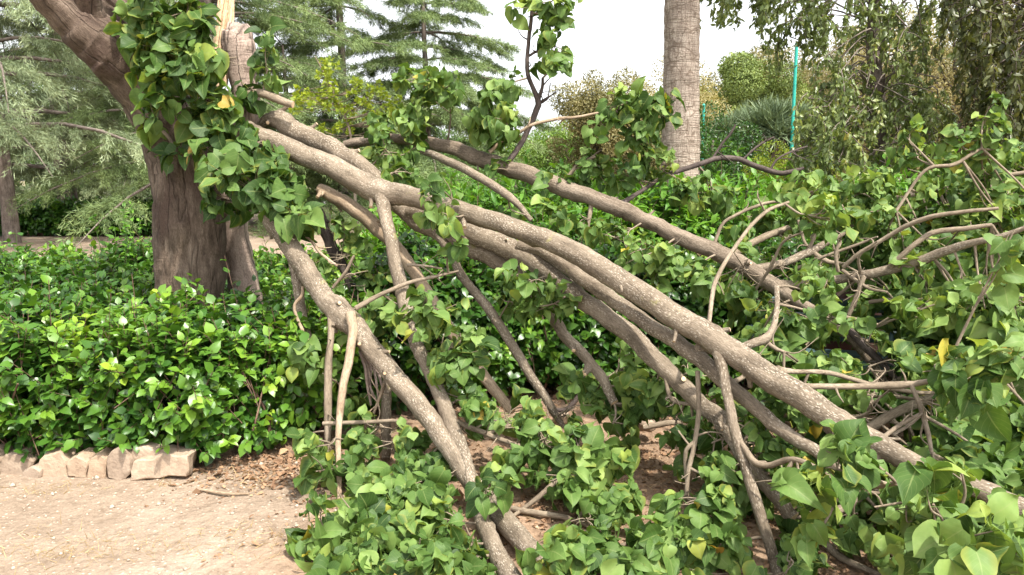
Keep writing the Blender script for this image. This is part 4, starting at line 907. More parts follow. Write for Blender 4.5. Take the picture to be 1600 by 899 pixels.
side(H_, [(1350, 432, 4.1, 9), (1338, 465, 4.1, 9), (1326, 492, 4.1, 8)])
side(H_, [(1298, 490, 4.0, 7), (1340, 500, 3.95, 7), (1372, 508, 3.9, 6)], clear=True)
side(H_, [(1295, 487, 4.1, 13), (1330, 520, 4.0, 13), (1365, 555, 3.9, 13), (1400, 592, 3.8, 10)], mat=M_darkbark)
side(H_, [(1310, 425, 4.25, 7), (1306, 400, 4.25, 7), (1312, 375, 4.25, 6)])
side(H_, [(660, 236, 5.42, 12), (700, 252, 5.2, 14), (745, 275, 5.0, 15), (785, 300, 4.85, 15), (812, 322, 4.75, 12), (830, 345, 4.7, 9)], mat=M_bark)
side(H_, [(793, 254, 5.3, 11), (812, 228, 5.3, 10), (826, 200, 5.3, 10), (838, 172, 5.3, 11), (841, 158, 5.3, 11), (833, 138, 5.3, 8), (824, 112, 5.3, 8), (825, 75, 5.3, 7), (829, 40, 5.3, 7), (833, 0, 5.3, 6)], mat=M_darkbark, sides=8)
side(H_, [(841, 157, 5.3, 8), (847, 138, 5.28, 6), (848, 122, 5.25, 5)], mat=M_darkbark, sides=6)
side(H_, [(826, 88, 5.3, 5), (836, 82, 5.28, 5), (846, 79, 5.25, 4)], mat=M_darkbark, sides=6)
side(H_, [(842, 162, 5.3, 6), (852, 156, 5.3, 6), (857, 152, 5.3, 4)], mat=M_darkbark, sides=6)
side(H_, [(765, 238, 5.25, 8), (782, 222, 5.25, 6), (810, 208, 5.25, 6), (832, 195, 5.22, 6), (870, 186, 5.2, 6), (905, 183, 5.15, 5), (960, 170, 5.1, 4)], mat=M_peel, sides=6)
side(H_, [(965, 322, 4.95, 12), (1000, 300, 5.05, 8), (1040, 275, 5.2, 8), (1090, 258, 5.3, 10), (1121, 248, 5.35, 10), (1154, 249, 5.4, 10), (1181, 260, 5.4, 10), (1222, 271, 5.4, 9), (1256, 263, 5.4, 6)], mat=M_darkbark)
side(H_, [(1112, 250, 5.35, 5), (1128, 225, 5.35, 5), (1142, 208, 5.35, 5), (1149, 195, 5.35, 4)], mat=M_darkbark, sides=6)
side(H_, [(1160, 250, 5.4, 4), (1185, 228, 5.4, 4), (1210, 214, 5.4, 3)], mat=M_darkbark, sides=6)
side(H_, [(1203, 266, 5.4, 5), (1216, 248, 5.4, 4), (1240, 236, 5.4, 4), (1262, 229, 5.4, 3)], mat=M_darkbark, sides=6)
side(H_, [(1400, 330, 4.4, 6), (1445, 267, 4.4, 6), (1489, 258, 4.4, 7), (1515, 243, 4.4, 6), (1534, 232, 4.4, 5)], sides=6)
side(H_, [(925, 312, 5.05, 10), (921, 340, 5.0, 8), (915, 370, 4.95, 6)])
side(H_, [(875, 290, 5.2, 8), (893, 270, 5.2, 8), (905, 255, 5.2, 6), (930, 245, 5.2, 5)])
side(H_, [(1115, 385, 4.6, 7), (1128, 352, 4.62, 6), (1150, 336, 4.65, 6), (1196, 318, 4.7, 6), (1230, 316, 4.7, 4)])
D_ = fallen("fallen_limb", "limb propped at lower left with a torn bark strip hanging from its knot",
    [(415, 335, 4.62, 24), (430, 352, 4.55, 36), (452, 382, 4.45, 35), (480, 425, 4.32, 36), (510, 468, 4.18, 38), (540, 497, 4.07, 46), (562, 520, 3.98, 38), (600, 568, 3.85, 36), (640, 615, 3.7, 36), (675, 662, 3.57, 35), (708, 710, 3.44, 34), (738, 755, 3.35, 33), (780, 805, 3.26, 38), (820, 848, 3.14, 38), (850, 884, 3.04, 30)], knots=7)
side(D_, [(518, 485, 4.1, 13), (517, 530, 4.0, 12), (513, 580, 3.95, 13), (512, 640, 3.88, 13), (512, 690, 3.84, 11)])
side(D_, [(548, 490, 3.98, 18), (552, 520, 3.92, 15), (546, 560, 3.85, 14), (535, 610, 3.75, 13), (529, 680, 3.62, 11), (530, 760, 3.5, 10), (532, 830, 3.4, 9), (534, 864, 3.36, 7)], "bark_strip", M_peel, 8)
side(D_, [(455, 395, 4.45, 17), (464, 440, 4.4, 18), (472, 490, 4.34, 16), (486, 534, 4.28, 10)], "side_limb", M_bark, 10)
side(D_, [(473, 448, 4.3, 6), (472, 462, 4.28, 7), (460, 478, 4.27, 6), (466, 502, 4.25, 6), (480, 530, 4.2, 7), (486, 540, 4.2, 4)], "bark_strip", M_peel, 6)
side(D_, [(556, 482, 3.98, 10), (590, 463, 4.02, 8), (640, 442, 4.1, 7), (690, 430, 4.15, 6), (716, 424, 4.2, 4)])
side(D_, [(636, 414, 4.2, 6), (665, 416, 4.22, 5), (690, 420, 4.25, 4)], sides=6)
side(D_, [(520, 450, 4.2, 6), (540, 425, 4.2, 6), (553, 400, 4.2, 5)], sides=6)
side(D_, [(462, 362, 4.55, 6), (485, 375, 4.5, 6), (500, 395, 4.45, 6), (527, 416, 4.4, 5)], mat=M_peel, sides=6)
for k in range(5):
    side(D_, [(562 + k * 2, 548 + k * 2, 4.0, 5), (571 + k * 4, 575, 3.98 + .02 * k, 6), (573 + k * 5 + rng.normal(0, 3), 603, 3.98, 5), (580 + k * 4 + rng.normal(0, 4), 622 + rng.uniform(-8, 14), 3.98, 3)], "bark_strip", M_trunkp, 6, wob=.2)
side(D_, [(606, 590, 3.98, 15), (604, 640, 3.95, 17), (604, 690, 3.92, 17), (603, 718, 3.92, 14)], "side_limb", M_bark, 10)
side(D_, [(600, 600, 3.95, 6), (594, 620, 3.9, 6), (583, 648, 3.88, 5)], mat=M_peel, sides=6)
side(D_, [(700, 655, 3.55, 12), (735, 668, 3.6, 10), (770, 682, 3.62, 10), (805, 695, 3.64, 8), (840, 702, 3.66, 6)])
side(D_, [(760, 678, 3.62, 7), (780, 672, 3.65, 7), (798, 664, 3.68, 5)], sides=6)
P_ = fallen("fallen_limb", "tan peeled limb crossing behind the side limb, its bark stripped off",
    [(500, 296, 5.02, 20), (520, 306, 4.98, 24), (557, 330, 4.9, 26), (597, 364, 4.8, 25), (628, 396, 4.72, 22), (655, 440, 4.62, 22), (685, 488, 4.5, 22), (725, 545, 4.38, 20), (765, 600, 4.25, 19), (800, 643, 4.15, 16)], M_peel, 12, 2)
K_ = fallen("fallen_limb", "dark short limb hanging in shade between the peeled limb and the propped limb",
    [(498, 330, 4.9, 16), (508, 360, 4.85, 18), (520, 390, 4.8, 20), (540, 425, 4.75, 16), (560, 470, 4.7, 12)], M_darkbark, 10, 2)
U_ = fallen("fallen_limb", "leafy bough arching through the top of the fallen crown at upper right",
    [(1130, 408, 4.8, 13), (1185, 375, 5.05, 12), (1260, 348, 5.2, 11), (1350, 325, 5.2, 10), (1440, 300, 5.15, 9), (1530, 280, 5.1, 8), (1640, 265, 5.0, 5)], M_twig, 10, 3, clear=False)
L_ = fallen("fallen_limb", "leafy bough lying low among the leaves at the right edge",
    [(1330, 690, 3.2, 18), (1390, 650, 3.3, 16), (1460, 620, 3.3, 15), (1540, 585, 3.3, 13), (1640, 540, 3.3, 10)], M_twig, 10, 3, clear=False)
def loose(label, path, mat=M_twig, name="loose_branch"):
    P, r, A = limb_pts(path, 6); z = gz(P[:, 0], P[:, 1])
    g = Geo(); tube(g, P, r, 8, capmat=1); o = recentre(g.build(name, [mat, M_core]), P[0]); o['label'] = label; o['category'] = "branch"; o['group'] = "loose branches"
    x, y, d = proj(P); CLEAR.extend(zip(x, y, A[:, 3] / 2, d))
loose("thin straight twig lying level across the bark strip at lower left", [(505, 662, 3.75, 7), (560, 660, 3.72, 7), (610, 658, 3.7, 6), (632, 657, 3.7, 4)])
loose("grey twig lying on leaf litter below the middle of the photo", [(800, 795, 3.35, 10), (840, 802, 3.33, 10), (888, 810, 3.3, 9), (925, 825, 3.25, 6)])
loose("steep thin twig sticking out of the leaves above the litter", [(800, 808, 3.3, 6), (838, 780, 3.32, 8), (862, 758, 3.34, 8), (876, 745, 3.36, 5)])
loose("broken branch with a pale torn end on the litter at lower right", [(1290, 850, 2.95, 14), (1315, 872, 2.85, 12), (1350, 888, 2.75, 10), (1390, 905, 2.65, 8)], M_bark)
loose("dark curved branch on the ground right of the middle", [(1290, 800, 3.0, 14), (1320, 795, 3.0, 14), (1345, 775, 3.0, 12), (1360, 760, 3.0, 8)])
loose("pale twig standing up at the bottom edge near the right corner", [(1462, 905, 2.1, 14), (1480, 880, 2.1, 11), (1492, 865, 2.1, 7)])
loose("pale bare twig lying across the leaves below the longest limb", [(1275, 770, 2.85, 9), (1310, 768, 2.8, 8), (1345, 769, 2.75, 8), (1385, 772, 2.7, 5)])
loose("curved dark twig on the shaded soil in front of the hedge", [(860, 640, 4.5, 6), (885, 640, 4.5, 8), (902, 622, 4.5, 7), (908, 610, 4.5, 5)], M_darkbark)
loose("half buried stick on the shaded bare soil below the twin limb", [(1005, 668, 4.2, 9), (1040, 662, 4.2, 10), (1065, 660, 4.2, 7)])
loose("thin stick on the brown litter at the bottom edge", [(940, 862, 3.05, 8), (965, 855, 3.05, 9), (985, 848, 3.08, 6)])
loose("thin dry stick lying on the sandy path below the hedge", [(314, 765, 3.66, 4), (350, 771, 3.63, 5), (388, 772, 3.6, 3)], M_peel)

# ------------------------------------------------------------------ leaf clusters of the fallen limbs
CL = np.array(CLEAR)
LP = np.array(LIMB3)
def covered(P, pad=2.0):
    """True for points that would hang in front of a bare stretch of limb"""
    x, y, d = proj(P); out = np.zeros(len(P), bool)
    for c in CL:
        if c[2] < 3.2: continue
        out |= ((x - c[0]) ** 2 + (y - c[1]) ** 2 < (c[2] + pad + 5) ** 2) & (d < c[3] + .05)
    return out
POOL = {}
def cluster(parent, px, py, rx, ry, Y, n, size, front=False, hang=.5, tone=.5, hi=False, ydep=None, pool=None):
    n = int(n * (2.9 if not hi else 1.9)); size = size * (.60 if not hi else .68); rx, ry = rx * 1.22, ry * 1.22
    rd = proj(at(px, py, Y)[None])[2][0] / F
    c = at(px, py, Y); lo = max(c[2], ry * rd * .55)
    if lo > c[2]: c = np.array([0, 0, CAMZ]) + (c - np.array([0, 0, CAMZ])) * (CAMZ - lo) / (CAMZ - c[2])
    ax = np.array([rx * rd, (ydep if ydep else (rx + ry) / 2 * rd), ry * rd])
    nt_ = max(2, int(n / 9)); tw, fo = (Geo(), Geo()) if pool is None else POOL.setdefault((parent.name,) + pool, (Geo(), Geo(), parent))[:2]
    root = c + np.array([rng.normal(0, .2), .6, -.3]) * ax
    dl = np.linalg.norm(LP - c, axis=1); j = int(np.argmin(dl))
    if dl[j] < .75: root = LP[j]
    elif dl.min() < 1.2: root = root + (LP[j] - root) * .5
    stalk = spline([root, (root + c) / 2 + rv(1, .2)[0] * ax * .5, c + rv(1, .2)[0] * ax * .5], 5)
    tube(tw, stalk, np.linspace(.0075, .003, len(stalk)), 6, wob=.05)
    P, D, N, T, PE = [], [], [], [], []
    for k in range(nt_):
        d = nrm(rv(1))[0]; d[1] -= .15; tip = c + nrm(d[None])[0] * ax * rng.uniform(.35, 1.1)
        r0_ = stalk[int(rng.integers(len(stalk) // 2, len(stalk)))]
        m = (r0_ + tip) / 2 + rv(1, .25)[0] * ax * .4
        B = spline([r0_, m, tip], 4); u = np.linspace(0, 1, len(B))
        tube(tw, B, np.linspace(.0038, .0016, len(B)), 5, wob=0)
        q = 9; v = np.clip(rng.beta(2.6, 1.0, q) + .05, 0, 1); Q = np.stack([np.interp(v, u, B[:, a]) for a in range(3)], -1)
        out = nrm((Q - c) / ax) * .6
        pd = nrm(out + rv(q, .55) + np.array([0, 0, .15])); pl = size * rng.uniform(.35, .9, q)
        b = Q + pd * pl[:, None]
        P.append(b); PE.append(Q)
        D.append(pd * .45 + rv(q, .45) + np.array([0, -.1, -hang])); N.append(out * .9 + rv(q, .45) + np.array([0.05, -.35, .75]))
        T.append(np.clip(tone + rng.normal(0, .16) + rng.normal(0, .17, q), 0, .93))
    P, PE, D, N, T = np.vstack(P), np.vstack(PE), np.vstack(D), np.vstack(N), np.concatenate(T)
    s_ = size * np.clip(rng.normal(.80, .27, len(P)), .32, 1.35)
    D = nrm(D)
    lowz = (P + D * s_[:, None])[:, 2] < gz(P[:, 0], P[:, 1]) + .015      # lie on the soil instead of passing through it
    D[lowz, 2] = np.abs(D[lowz, 2]) * .3 + .1
    up = np.maximum(gz(P[:, 0], P[:, 1]) + .02 - P[:, 2], 0); P[:, 2] += up; PE[:, 2] += up
    yel = rng.uniform(0, 1, len(P)); T = np.where(yel < .010, rng.uniform(.95, 1, len(P)), T)
    if not front:
        k = ~(covered(P) | covered(P + D * (s_ * .5)[:, None], 0) | covered(P + D * (s_ * .9)[:, None], 0))
        P, PE, D, N, T, s_ = P[k], PE[k], D[k], N[k], T[k], s_[k]
    if len(P) < 6: return
    leaves(fo, P, D, N, s_, T_mid if hi else T_low, T, fold=.38, curl=.45, wave=.10, wid=(.8, 1.2))
    strips(fo, PE, P, .0014, T * .5 + .42)
    if pool is not None: return
    o = fo.build("leaf_cluster", M_leaf, parent)
    if hi or n >= 8: tw.build("twigs", M_twig, o)
# (owner, column, row, half width, half height, distance, leaves, leaf size, options)
f = dict(front=True)
for a in [
    (tree, 245, 28, 42, 36, 4.85, 34, .14, f), (tree, 285, 22, 38, 36, 4.8, 36, .135, f), (tree, 262, 88, 45, 42, 4.8, 38, .14, f), (tree, 308, 92, 32, 44, 4.75, 34, .14, f), (tree, 282, 150, 48, 40, 4.75, 40, .14, f), (tree, 322, 160, 32, 36, 4.75, 30, .13, f),
    (tree, 345, 205, 36, 40, 4.8, 34, .12, f), (tree, 300, 205, 26, 20, 4.85, 12, .11, f), (tree, 422, 100, 22, 40, 4.95, 20, .13, f), (tree, 395, 135, 30, 18, 4.95, 9, .12, f), (tree, 255, 128, 30, 40, 4.85, 16, .13, f),
    (tree, 340, 250, 46, 34, 4.75, 40, .12, f), (tree, 385, 275, 54, 40, 4.6, 56, .12, f), (tree, 430, 300, 48, 42, 4.5, 54, .12, f), (tree, 350, 300, 44, 34, 4.75, 32, .12, f), (tree, 275, 250, 20, 16, 4.95, 6, .12, f), (tree, 405, 225, 24, 22, 4.8, 10, .11, f),
    (tree, 470, 330, 36, 24, 4.45, 24, .12, f), (tree, 360, 230, 30, 30, 4.85, 14, .1, f),
    (tree, 225, 195, 10, 8, 5.0, 2, .13, dict(front=True, tone=.9)),
    (B_, 525, 355, 40, 42, 4.75, 40, .11, {}), (P_, 550, 395, 45, 45, 4.7, 44, .11, {}), (P_, 575, 440, 40, 40, 4.6, 38, .11, {}), (A_, 560, 330, 30, 26, 4.7, 16, .11, {}),
    (A_, 605, 235, 36, 26, 4.9, 26, .11, f), (A_, 630, 262, 34, 24, 4.8, 22, .11, f), (A_, 690, 300, 26, 26, 4.1, 12, .11, f), (A_, 697, 335, 24, 28, 4.05, 16, .11, f), (A_, 708, 380, 22, 18, 4.05, 7, .10, f),
    (H_, 655, 122, 42, 30, 5.3, 32, .13, f), (H_, 700, 135, 32, 24, 5.3, 22, .13, f), (H_, 640, 165, 22, 26, 5.35, 10, .12, f), (H_, 640, 195, 55, 26, 5.3, 32, .12, f), (H_, 585, 200, 32, 20, 5.3, 14, .12, f),
    (H_, 775, 160, 36, 32, 5.25, 40, .13, dict(front=True, hang=1.1)), (H_, 770, 195, 34, 26, 5.25, 26, .14, dict(front=True, hang=1.3, tone=.35)), (H_, 800, 130, 18, 22, 5.25, 9, .12, f),
    (H_, 868, 72, 22, 30, 5.25, 22, .12, f), (H_, 862, 108, 18, 16, 5.25, 9, .11, f), (H_, 845, 6, 46, 16, 5.3, 26, .14, f), (H_, 875, 24, 22, 14, 5.3, 9, .13, f),
    (H_, 985, 160, 34, 26, 5.1, 28, .13, f), (H_, 1025, 180, 30, 32, 5.05, 34, .14, dict(front=True, hang=.9, tone=.36)), (H_, 940, 205, 26, 22, 5.1, 12, .13, f), (H_, 990, 225, 34, 26, 5.1, 22, .12, f), (H_, 1040, 260, 36, 30, 5.1, 30, .11, f),
    (H_, 985, 265, 50, 26, 5.1, 34, .11, {}), (H_, 925, 265, 34, 24, 5.2, 22, .11, {}), (H_, 870, 285, 28, 20, 5.15, 16, .11, f), (H_, 790, 265, 16, 14, 5.25, 7, .11, f), (H_, 1080, 300, 30, 26, 5.1, 24, .11, {}),
    (H_, 870, 340, 34, 22, 4.9, 20, .11, {}), (H_, 960, 375, 50, 24, 4.6, 30, .11, {}), (H_, 1020, 400, 55, 40, 4.4, 52, .11, {}), (H_, 1080, 430, 40, 34, 4.3, 36, .11, {}), (H_, 905, 335, 22, 18, 4.9, 10, .11, {}), (H_, 800, 330, 30, 16, 4.9, 10, .1, {}),
    (F_, 830, 440, 38, 32, 3.9, 32, .10, f), (F_, 850, 480, 34, 30, 3.9, 26, .10, f), (F_, 795, 470, 26, 26, 4.1, 14, .10, {}),
    (A_, 670, 495, 38, 30, 3.8, 30, .12, f), (A_, 705, 535, 42, 34, 3.75, 36, .12, f), (A_, 715, 570, 34, 26, 3.7, 24, .12, f), (A_, 655, 545, 24, 22, 3.95, 9, .12, {}), (A_, 585, 480, 36, 34, 4.3, 24, .11, {}), (A_, 620, 520, 34, 34, 4.2, 22, .11, {}),
    (A_, 725, 620, 40, 30, 3.7, 24, .11, {}), (A_, 745, 650, 44, 26, 3.6, 26, .11, {}), (A_, 575, 530, 30, 30, 4.2, 14, .11, {}),
    (D_, 490, 560, 30, 32, 4.1, 16, .13, f), (D_, 530, 600, 26, 30, 4.1, 12, .12, {}), (D_, 515, 700, 42, 36, 3.6, 26, .12, {}), (D_, 495, 740, 26, 30, 3.5, 14, .13, f), (D_, 555, 720, 40, 36, 3.6, 28, .12, {}), (D_, 620, 700, 44, 50, 3.65, 44, .11, {}), (D_, 660, 740, 40, 40, 3.5, 34, .11, {}), (D_, 590, 770, 46, 40, 3.4, 40, .11, {}), (D_, 640, 800, 50, 44, 3.25, 46, .11, {}), (D_, 560, 820, 46, 44, 3.2, 40, .12, {}), (D_, 500, 840, 34, 36, 3.1, 22, .13, f), (D_, 520, 880, 46, 30, 2.85, 20, .14, f), (D_, 590, 870, 46, 36, 2.85, 30, .13, f), (D_, 660, 870, 50, 38, 2.95, 40, .11, {}), (D_, 720, 870, 36, 34, 2.95, 22, .11, {}), (D_, 575, 905, 60, 24, 2.7, 22, .14, f), (D_, 700, 820, 36, 30, 3.1, 20, .11, {}),
    (A_, 760, 765, 22, 18, 3.05, 11, .13, f), (A_, 800, 775, 24, 20, 3.1, 10, .13, {}), (A_, 800, 720, 48, 34, 3.5, 36, .11, {}), (A_, 780, 660, 34, 26, 3.7, 18, .11, {}), (A_, 850, 690, 46, 36, 3.5, 40, .12, {}), (A_, 905, 700, 40, 34, 3.45, 30, .13, {}), (A_, 950, 740, 46, 34, 3.35, 34, .12, {}), (A_, 890, 745, 46, 30, 3.35, 30, .11, {}), (A_, 960, 785, 40, 26, 3.2, 22, .12, {}),
    (F_, 862, 876, 30, 22, 2.66, 14, .12, f), (F_, 905, 868, 36, 26, 2.85, 18, .12, f), (F_, 930, 865, 40, 30, 2.85, 22, .12, {}), (F_, 985, 880, 40, 26, 2.75, 20, .12, {}), (F_, 1050, 845, 50, 40, 2.85, 36, .11, {}), (F_, 1100, 870, 44, 34, 2.75, 26, .12, {}), (F_, 1095, 790, 44, 36, 3.0, 30, .11, {}), (F_, 1120, 740, 40, 34, 3.1, 26, .11, {}), (F_, 1110, 690, 46, 32, 3.3, 34, .11, {}), (F_, 1030, 600, 46, 34, 3.75, 36, .11, {}), (F_, 975, 570, 40, 30, 3.9, 28, .10, {}), (F_, 1005, 640, 44, 26, 3.9, 28, .11, {}), (F_, 1060, 660, 30, 26, 3.7, 18, .11, {}), (F_, 1080, 580, 36, 26, 3.6, 18, .1, {}), (F_, 930, 620, 34, 26, 4.1, 20, .12, {}), (F_, 965, 640, 40, 28, 4.0, 26, .12, {}), (F_, 1040, 640, 40, 26, 3.8, 26, .12, {}), (F_, 1075, 690, 40, 30, 3.6, 28, .12, {}), (F_, 1000, 590, 40, 26, 3.9, 26, .11, {}), (F_, 1110, 640, 40, 26, 3.55, 24, .12, {}), (A_, 820, 640, 34, 22, 3.9, 18, .12, {}), (A_, 850, 665, 34, 24, 3.7, 18, .12, {}), (F_, 1150, 640, 36, 28, 3.4, 22, .12, {}),
    (F_, 1180, 670, 50, 34, 3.2, 36, .11, {}), (F_, 1235, 640, 46, 30, 3.2, 32, .10, {}), (F_, 1200, 700, 40, 26, 3.15, 24, .11, {}), (F_, 1260, 740, 44, 26, 2.9, 20, .11, {}),
    (A_, 1255, 785, 50, 34, 2.45, 18, .12, dict(front=True, hi=True)), (A_, 1300, 730, 44, 34, 2.5, 20, .11, dict(front=True, hi=True)), (A_, 1350, 710, 44, 28, 2.5, 18, .10, dict(front=True, hi=True)), (A_, 1275, 840, 40, 30, 2.5, 14, .12, dict(front=True, hi=True)), (A_, 1370, 790, 44, 44, 2.3, 16, .11, dict(front=True, hi=True)),
    (A_, 1455, 790, 46, 40, 1.95, 14, .14, dict(front=True, hi=True, tone=.62)), (A_, 1495, 838, 46, 34, 1.85, 16, .15, dict(front=True, hi=True, tone=.6)), (A_, 1590, 880, 40, 30, 1.9, 12, .14, dict(hi=True, tone=.6)), (A_, 1440, 850, 40, 36, 2.0, 12, .13, dict(front=True, hi=True)), (A_, 1560, 885, 50, 30, 1.8, 13, .15, dict(hi=True)), (A_, 1500, 740, 50, 24, 2.2, 14, .13, dict(front=True, hi=True)), (A_, 1645, 870, 40, 40, 1.9, 10, .14, dict(hi=True)),
    (A_, 1385, 850, 36, 34, 2.6, 16, .11, {}), (A_, 1230, 870, 46, 26, 2.65, 20, .10, {}), (A_, 1340, 820, 36, 26, 2.8, 14, .10, {}),
    (H_, 1560, 600, 54, 34, 2.7, 20, .13, dict(front=True, hi=True, tone=.58)), (H_, 1520, 570, 40, 30, 2.8, 18, .12, dict(front=True, hi=True)), (H_, 1585, 545, 40, 40, 2.8, 16, .12, dict(front=True, hi=True)), (H_, 1470, 560, 44, 30, 3.2, 24, .11, {}), (H_, 1585, 365, 30, 24, 2.9, 9, .13, dict(front=True, hi=True, tone=.4)), (H_, 1280, 340, 34, 26, 3.9, 18, .12, f), (H_, 1260, 300, 40, 24, 4.4, 24, .12, {}),
]:
    if a[0] is tree: cluster(a[0], a[1], a[2], a[3] * .78, a[4] * .85, a[5], int(a[6] * .72), a[7] * 1.3, **{'tone': .32, **a[8]})  # standing tree: darker leaf tone, the drape's shade is put into the colour
    else: cluster(a[0], *a[1:8], **a[8])
# the fallen crown at the right: clusters through its whole depth, lower and nearer towards the camera
top_x = [1060, 1100, 1200, 1300, 1400, 1450, 1500, 1540, 1580, 1640]; top_y = [300, 285, 290, 285, 262, 245, 215, 185, 240, 270]
dist = lambda y: np.interp(y, [180, 260, 330, 450, 600, 750, 880], [5.2, 5.2, 4.9, 4.3, 3.5, 2.95, 2.5])
n_c = 0
for row in np.arange(205, 900, 34):
    for col in np.arange(1075, 1660, 44):
        px, py = col + rng.uniform(-20, 20), row + rng.uniform(-15, 15)
        if py < np.interp(px, top_x, top_y) + 8: continue
        if px < 1120 + (py - 300) * .25 and py > 330: continue                   # the herb bed shows there
        if py > 640 and px < 1400: continue
        if 1190 < px < 1330 and 345 < py < 415: continue                         # gap onto the hedge
        if 1225 < px < 1300 and 440 < py < 490: continue
        if 1330 < px < 1425 and 480 < py < 575 and rng.uniform() < .8: continue  # bench shows
        if 1230 < px < 1300 and 520 < py < 560: continue
        Y = dist(py) + rng.normal(.1, .22)
        own = (U_ if py < 345 or px > 1500 else H_) if py < 500 else L_
        big = px > 1430 and py > 430
        cluster(own, px, py, rng.uniform(30, 44), rng.uniform(22, 34), Y, int(rng.uniform(20, 36)), .112 if not big else .13, tone=.5 + rng.normal(0, .06))
        n_c += 1
for row in np.arange(300, 900, 62):             # the crown goes on beyond the right edge of the frame
    for col in np.arange(1680, 1900, 74):
        px, py = col + rng.uniform(-30, 30), row + rng.uniform(-25, 25)
        if px > 1840 - (py - 300) * .1: continue
        cluster(U_ if py < 500 else A_, px, py, 58, 42, float(dist(py)), int(rng.uniform(26, 40)), .12)
for k in range(46):
    px, py = rng.uniform(560, 1330), rng.uniform(600, 890)
    if (960 < px < 1070 and 690 < py < 810) or (790 < px < 890 and 775 < py < 860) or (1120 < px < 1190 and py > 800) or (640 < px < 760 and py < 690): continue
    cluster(D_ if px < 740 else P_ if px < 900 else F_, px, py, rng.uniform(28, 42), rng.uniform(20, 30), float(np.interp(py, [600, 700, 800, 890], [4.1, 3.55, 3.1, 2.75])), int(rng.uniform(13, 24)), .115, tone=.5 + rng.normal(0, .07))
for k in range(26):
    px, py = rng.uniform(1250, 1610), rng.uniform(275, 500)
    if 1330 < px < 1425 and 470 < py or (1200 < px < 1330 and 345 < py < 415): continue
    cluster(U_ if py < 345 else H_, px, py, 24, 18, float(dist(py)) - .45, int(rng.uniform(7, 13)), .115, front=True, tone=.6)
# bare twigs criss-crossing the fallen crown
for k in range(18):
    px = rng.uniform(1110, 1590); py = rng.uniform(np.interp(px, top_x, top_y) + 30, 850)
    if px < 1120 + (py - 300) * .25: continue
    Y = float(dist(py)) - .05; L = rng.uniform(50, 150); a = rng.normal(-.35, .6)
    p = [(px + L * t * math.cos(a) + 14 * math.sin(t * 3) * rng.normal(0, .6), py + L * t * math.sin(a) + 16 * t * t * rng.normal(0, .7), Y - .25 * t + .05, w) for t, w in ((0, rng.uniform(5, 9)), (.35, 6), (.7, 5), (1, 3))]
    side(H_ if py < 560 else A_, p, sides=6, clear=False)
for key, (tw_, fo_, par_) in POOL.items():
    if fo_.n: o = fo_.build('leaf_cluster', M_leaf, par_); tw_.build('twigs', M_twig, o)
# thin tall shoots of the fallen crown at upper right
for px, py, rx, ry, Y, n in ((1530, 195, 26, 26, 4.5, 18), (1545, 165, 16, 14, 4.5, 7), (1500, 225, 30, 22, 4.5, 18), (1550, 235, 30, 24, 4.5, 20), (1435, 240, 34, 20, 4.6, 18), (1420, 215, 22, 14, 4.6, 8)):
    cluster(H_, px, py, rx, ry, Y, n, .10, front=True, tone=.6)

# ------------------------------------------------------------------ litter, gravel and dry grass
def scatter(n, xr, yr, dens):
    P = np.stack([rng.uniform(*xr, n), rng.uniform(*yr, n)], -1)
    k = rng.uniform(0, 1, n) < dens(P[:, 0], P[:, 1]); P = P[k]
    return np.column_stack([P, gz(P[:, 0], P[:, 1])])
g = Geo()
P = scatter(80000, (-1.6, 4.5), (1.6, 5.4), lambda x, y: np.clip(.55 * (x + .95 + .5 * noise(x, y, 0, 2, 4)), 0, 1) * np.clip(.6 + .6 * noise(x, y, 0, 3.5, 9), .1, 1))
leaves(g, P + [0, 0, .006], rv(len(P)) * [1, 1, .25], rv(len(P), .35) + [0, 0, 1], rng.gamma(2.0, .0065, len(P)) + .006, T_ov, np.clip(rng.normal(.42, .2, len(P)), 0, 1), fold=.5, curl=.5, wid=(.4, 1.5))
P = scatter(11000, (-1.75, -.3), (3.3, 4.4), lambda x, y: np.exp(-((x + 1.15) / .42) ** 2 - ((y - 3.85) / .25) ** 2) * .9)
leaves(g, P + [0, 0, .005], rv(len(P)) * [1, 1, .2], rv(len(P), .3) + [0, 0, 1], rng.gamma(2.2, .007, len(P)) + .006, T_ov, np.clip(rng.normal(.35, .2, len(P)), 0, 1), fold=.5, curl=.5, wid=(.8, 1.4))
o = g.build("leaf_litter", M_litter); o['kind'] = "stuff"; o['label'] = "reddish brown dry leaf litter under the fallen branches"; o['category'] = "leaf litter"
g = Geo()
P = scatter(5500, (-4.5, 2.5), (2.0, 4.6), lambda x, y: np.clip(.45 - .30 * (x + .6), .04, .8) * np.clip(.45 + .8 * noise(x, y, 0, 2.4, 6), .05, 1))
n = len(P); sz = rng.gamma(1.3, .0026, n) + .0015
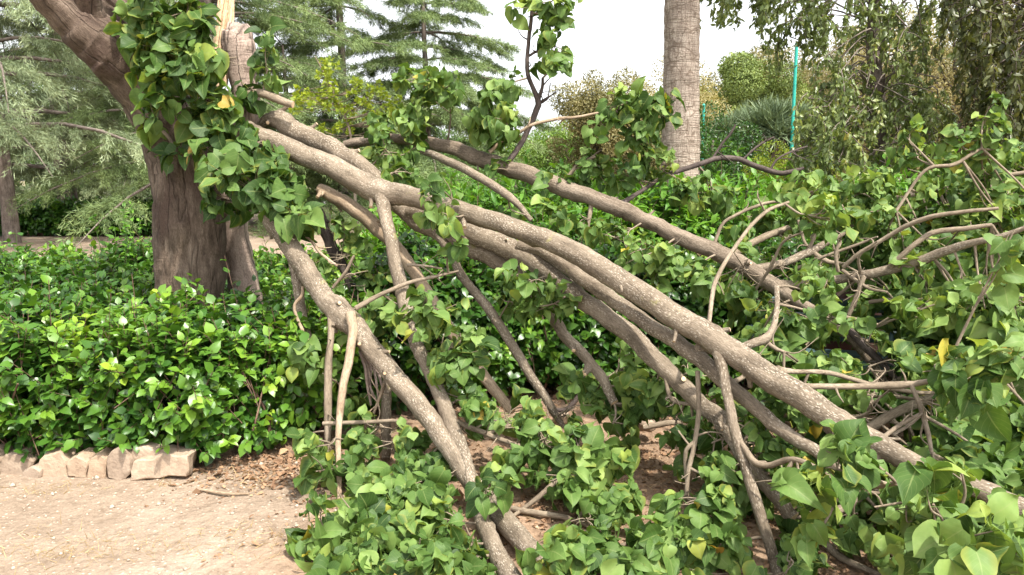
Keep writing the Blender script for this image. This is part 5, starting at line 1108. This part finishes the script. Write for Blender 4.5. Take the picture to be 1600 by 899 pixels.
oc = np.array([[1, 0, 0], [0, 1, 0], [-1, 0, 0], [0, -1, 0], [0, 0, .8], [0, 0, -.8]], float)
V = oc[None] * sz[:, None, None] * rng.uniform(.6, 1.4, (n, 6, 1)); a = rng.uniform(0, 6.28, n); c_, s_ = np.cos(a)[:, None], np.sin(a)[:, None]
V = np.stack([V[..., 0] * c_ - V[..., 1] * s_, V[..., 0] * s_ + V[..., 1] * c_, V[..., 2] * .8], -1) + (P + np.stack([0 * sz, 0 * sz, sz * .35], -1))[:, None]
tf = np.array([[0, 1, 4], [1, 2, 4], [2, 3, 4], [3, 0, 4], [1, 0, 5], [2, 1, 5], [3, 2, 5], [0, 3, 5]])
g.add(V.reshape(-1, 3), (tf[None] + (np.arange(n) * 6)[:, None, None]).reshape(-1, 3), V.reshape(-1, 3), np.zeros(n * 6))
o = g.build("gravel", M_pebble); o['kind'] = "stuff"; o['label'] = "small pale pebbles scattered on the sandy path"; o['category'] = "gravel"
g = Geo()
for px, py, Y0, sx, sy, m in ((75, 885, 2.98, .20, .10, 260), (150, 890, 2.95, .16, .08, 260), (310, 885, 2.98, .18, .08, 200), (90, 775, 3.56, .12, .04, 120), (55, 785, 3.5, .08, .03, 60), (255, 765, 3.62, .05, .03, 50), (400, 760, 3.68, .14, .08, 220), (440, 880, 3.0, .14, .10, 260), (370, 850, 3.15, .06, .05, 60), (1010, 760, 3.6, .3, .2, 500), (1180, 850, 3.0, .25, .15, 300)):
    c = at(px, py, Y0)
    P = np.column_stack([c[0] + rng.normal(0, sx, m), c[1] + rng.normal(0, sy, m)]); P = np.column_stack([P, gz(P[:, 0], P[:, 1])])
    leaves(g, P, rv(m, .8) * [1, 1, .2] + [0, 0, .35], rv(m) + [0, 0, .4], rng.uniform(.02, .065, m), T_thin, rng.uniform(0, 1, m), fold=0, curl=.5, wave=0, wid=(.3, .6))
o = g.build("dry_grass", M_straw); o['kind'] = "stuff"; o['label'] = "straw coloured dry grass tufts on the sandy ground"; o['category'] = "dry grass"
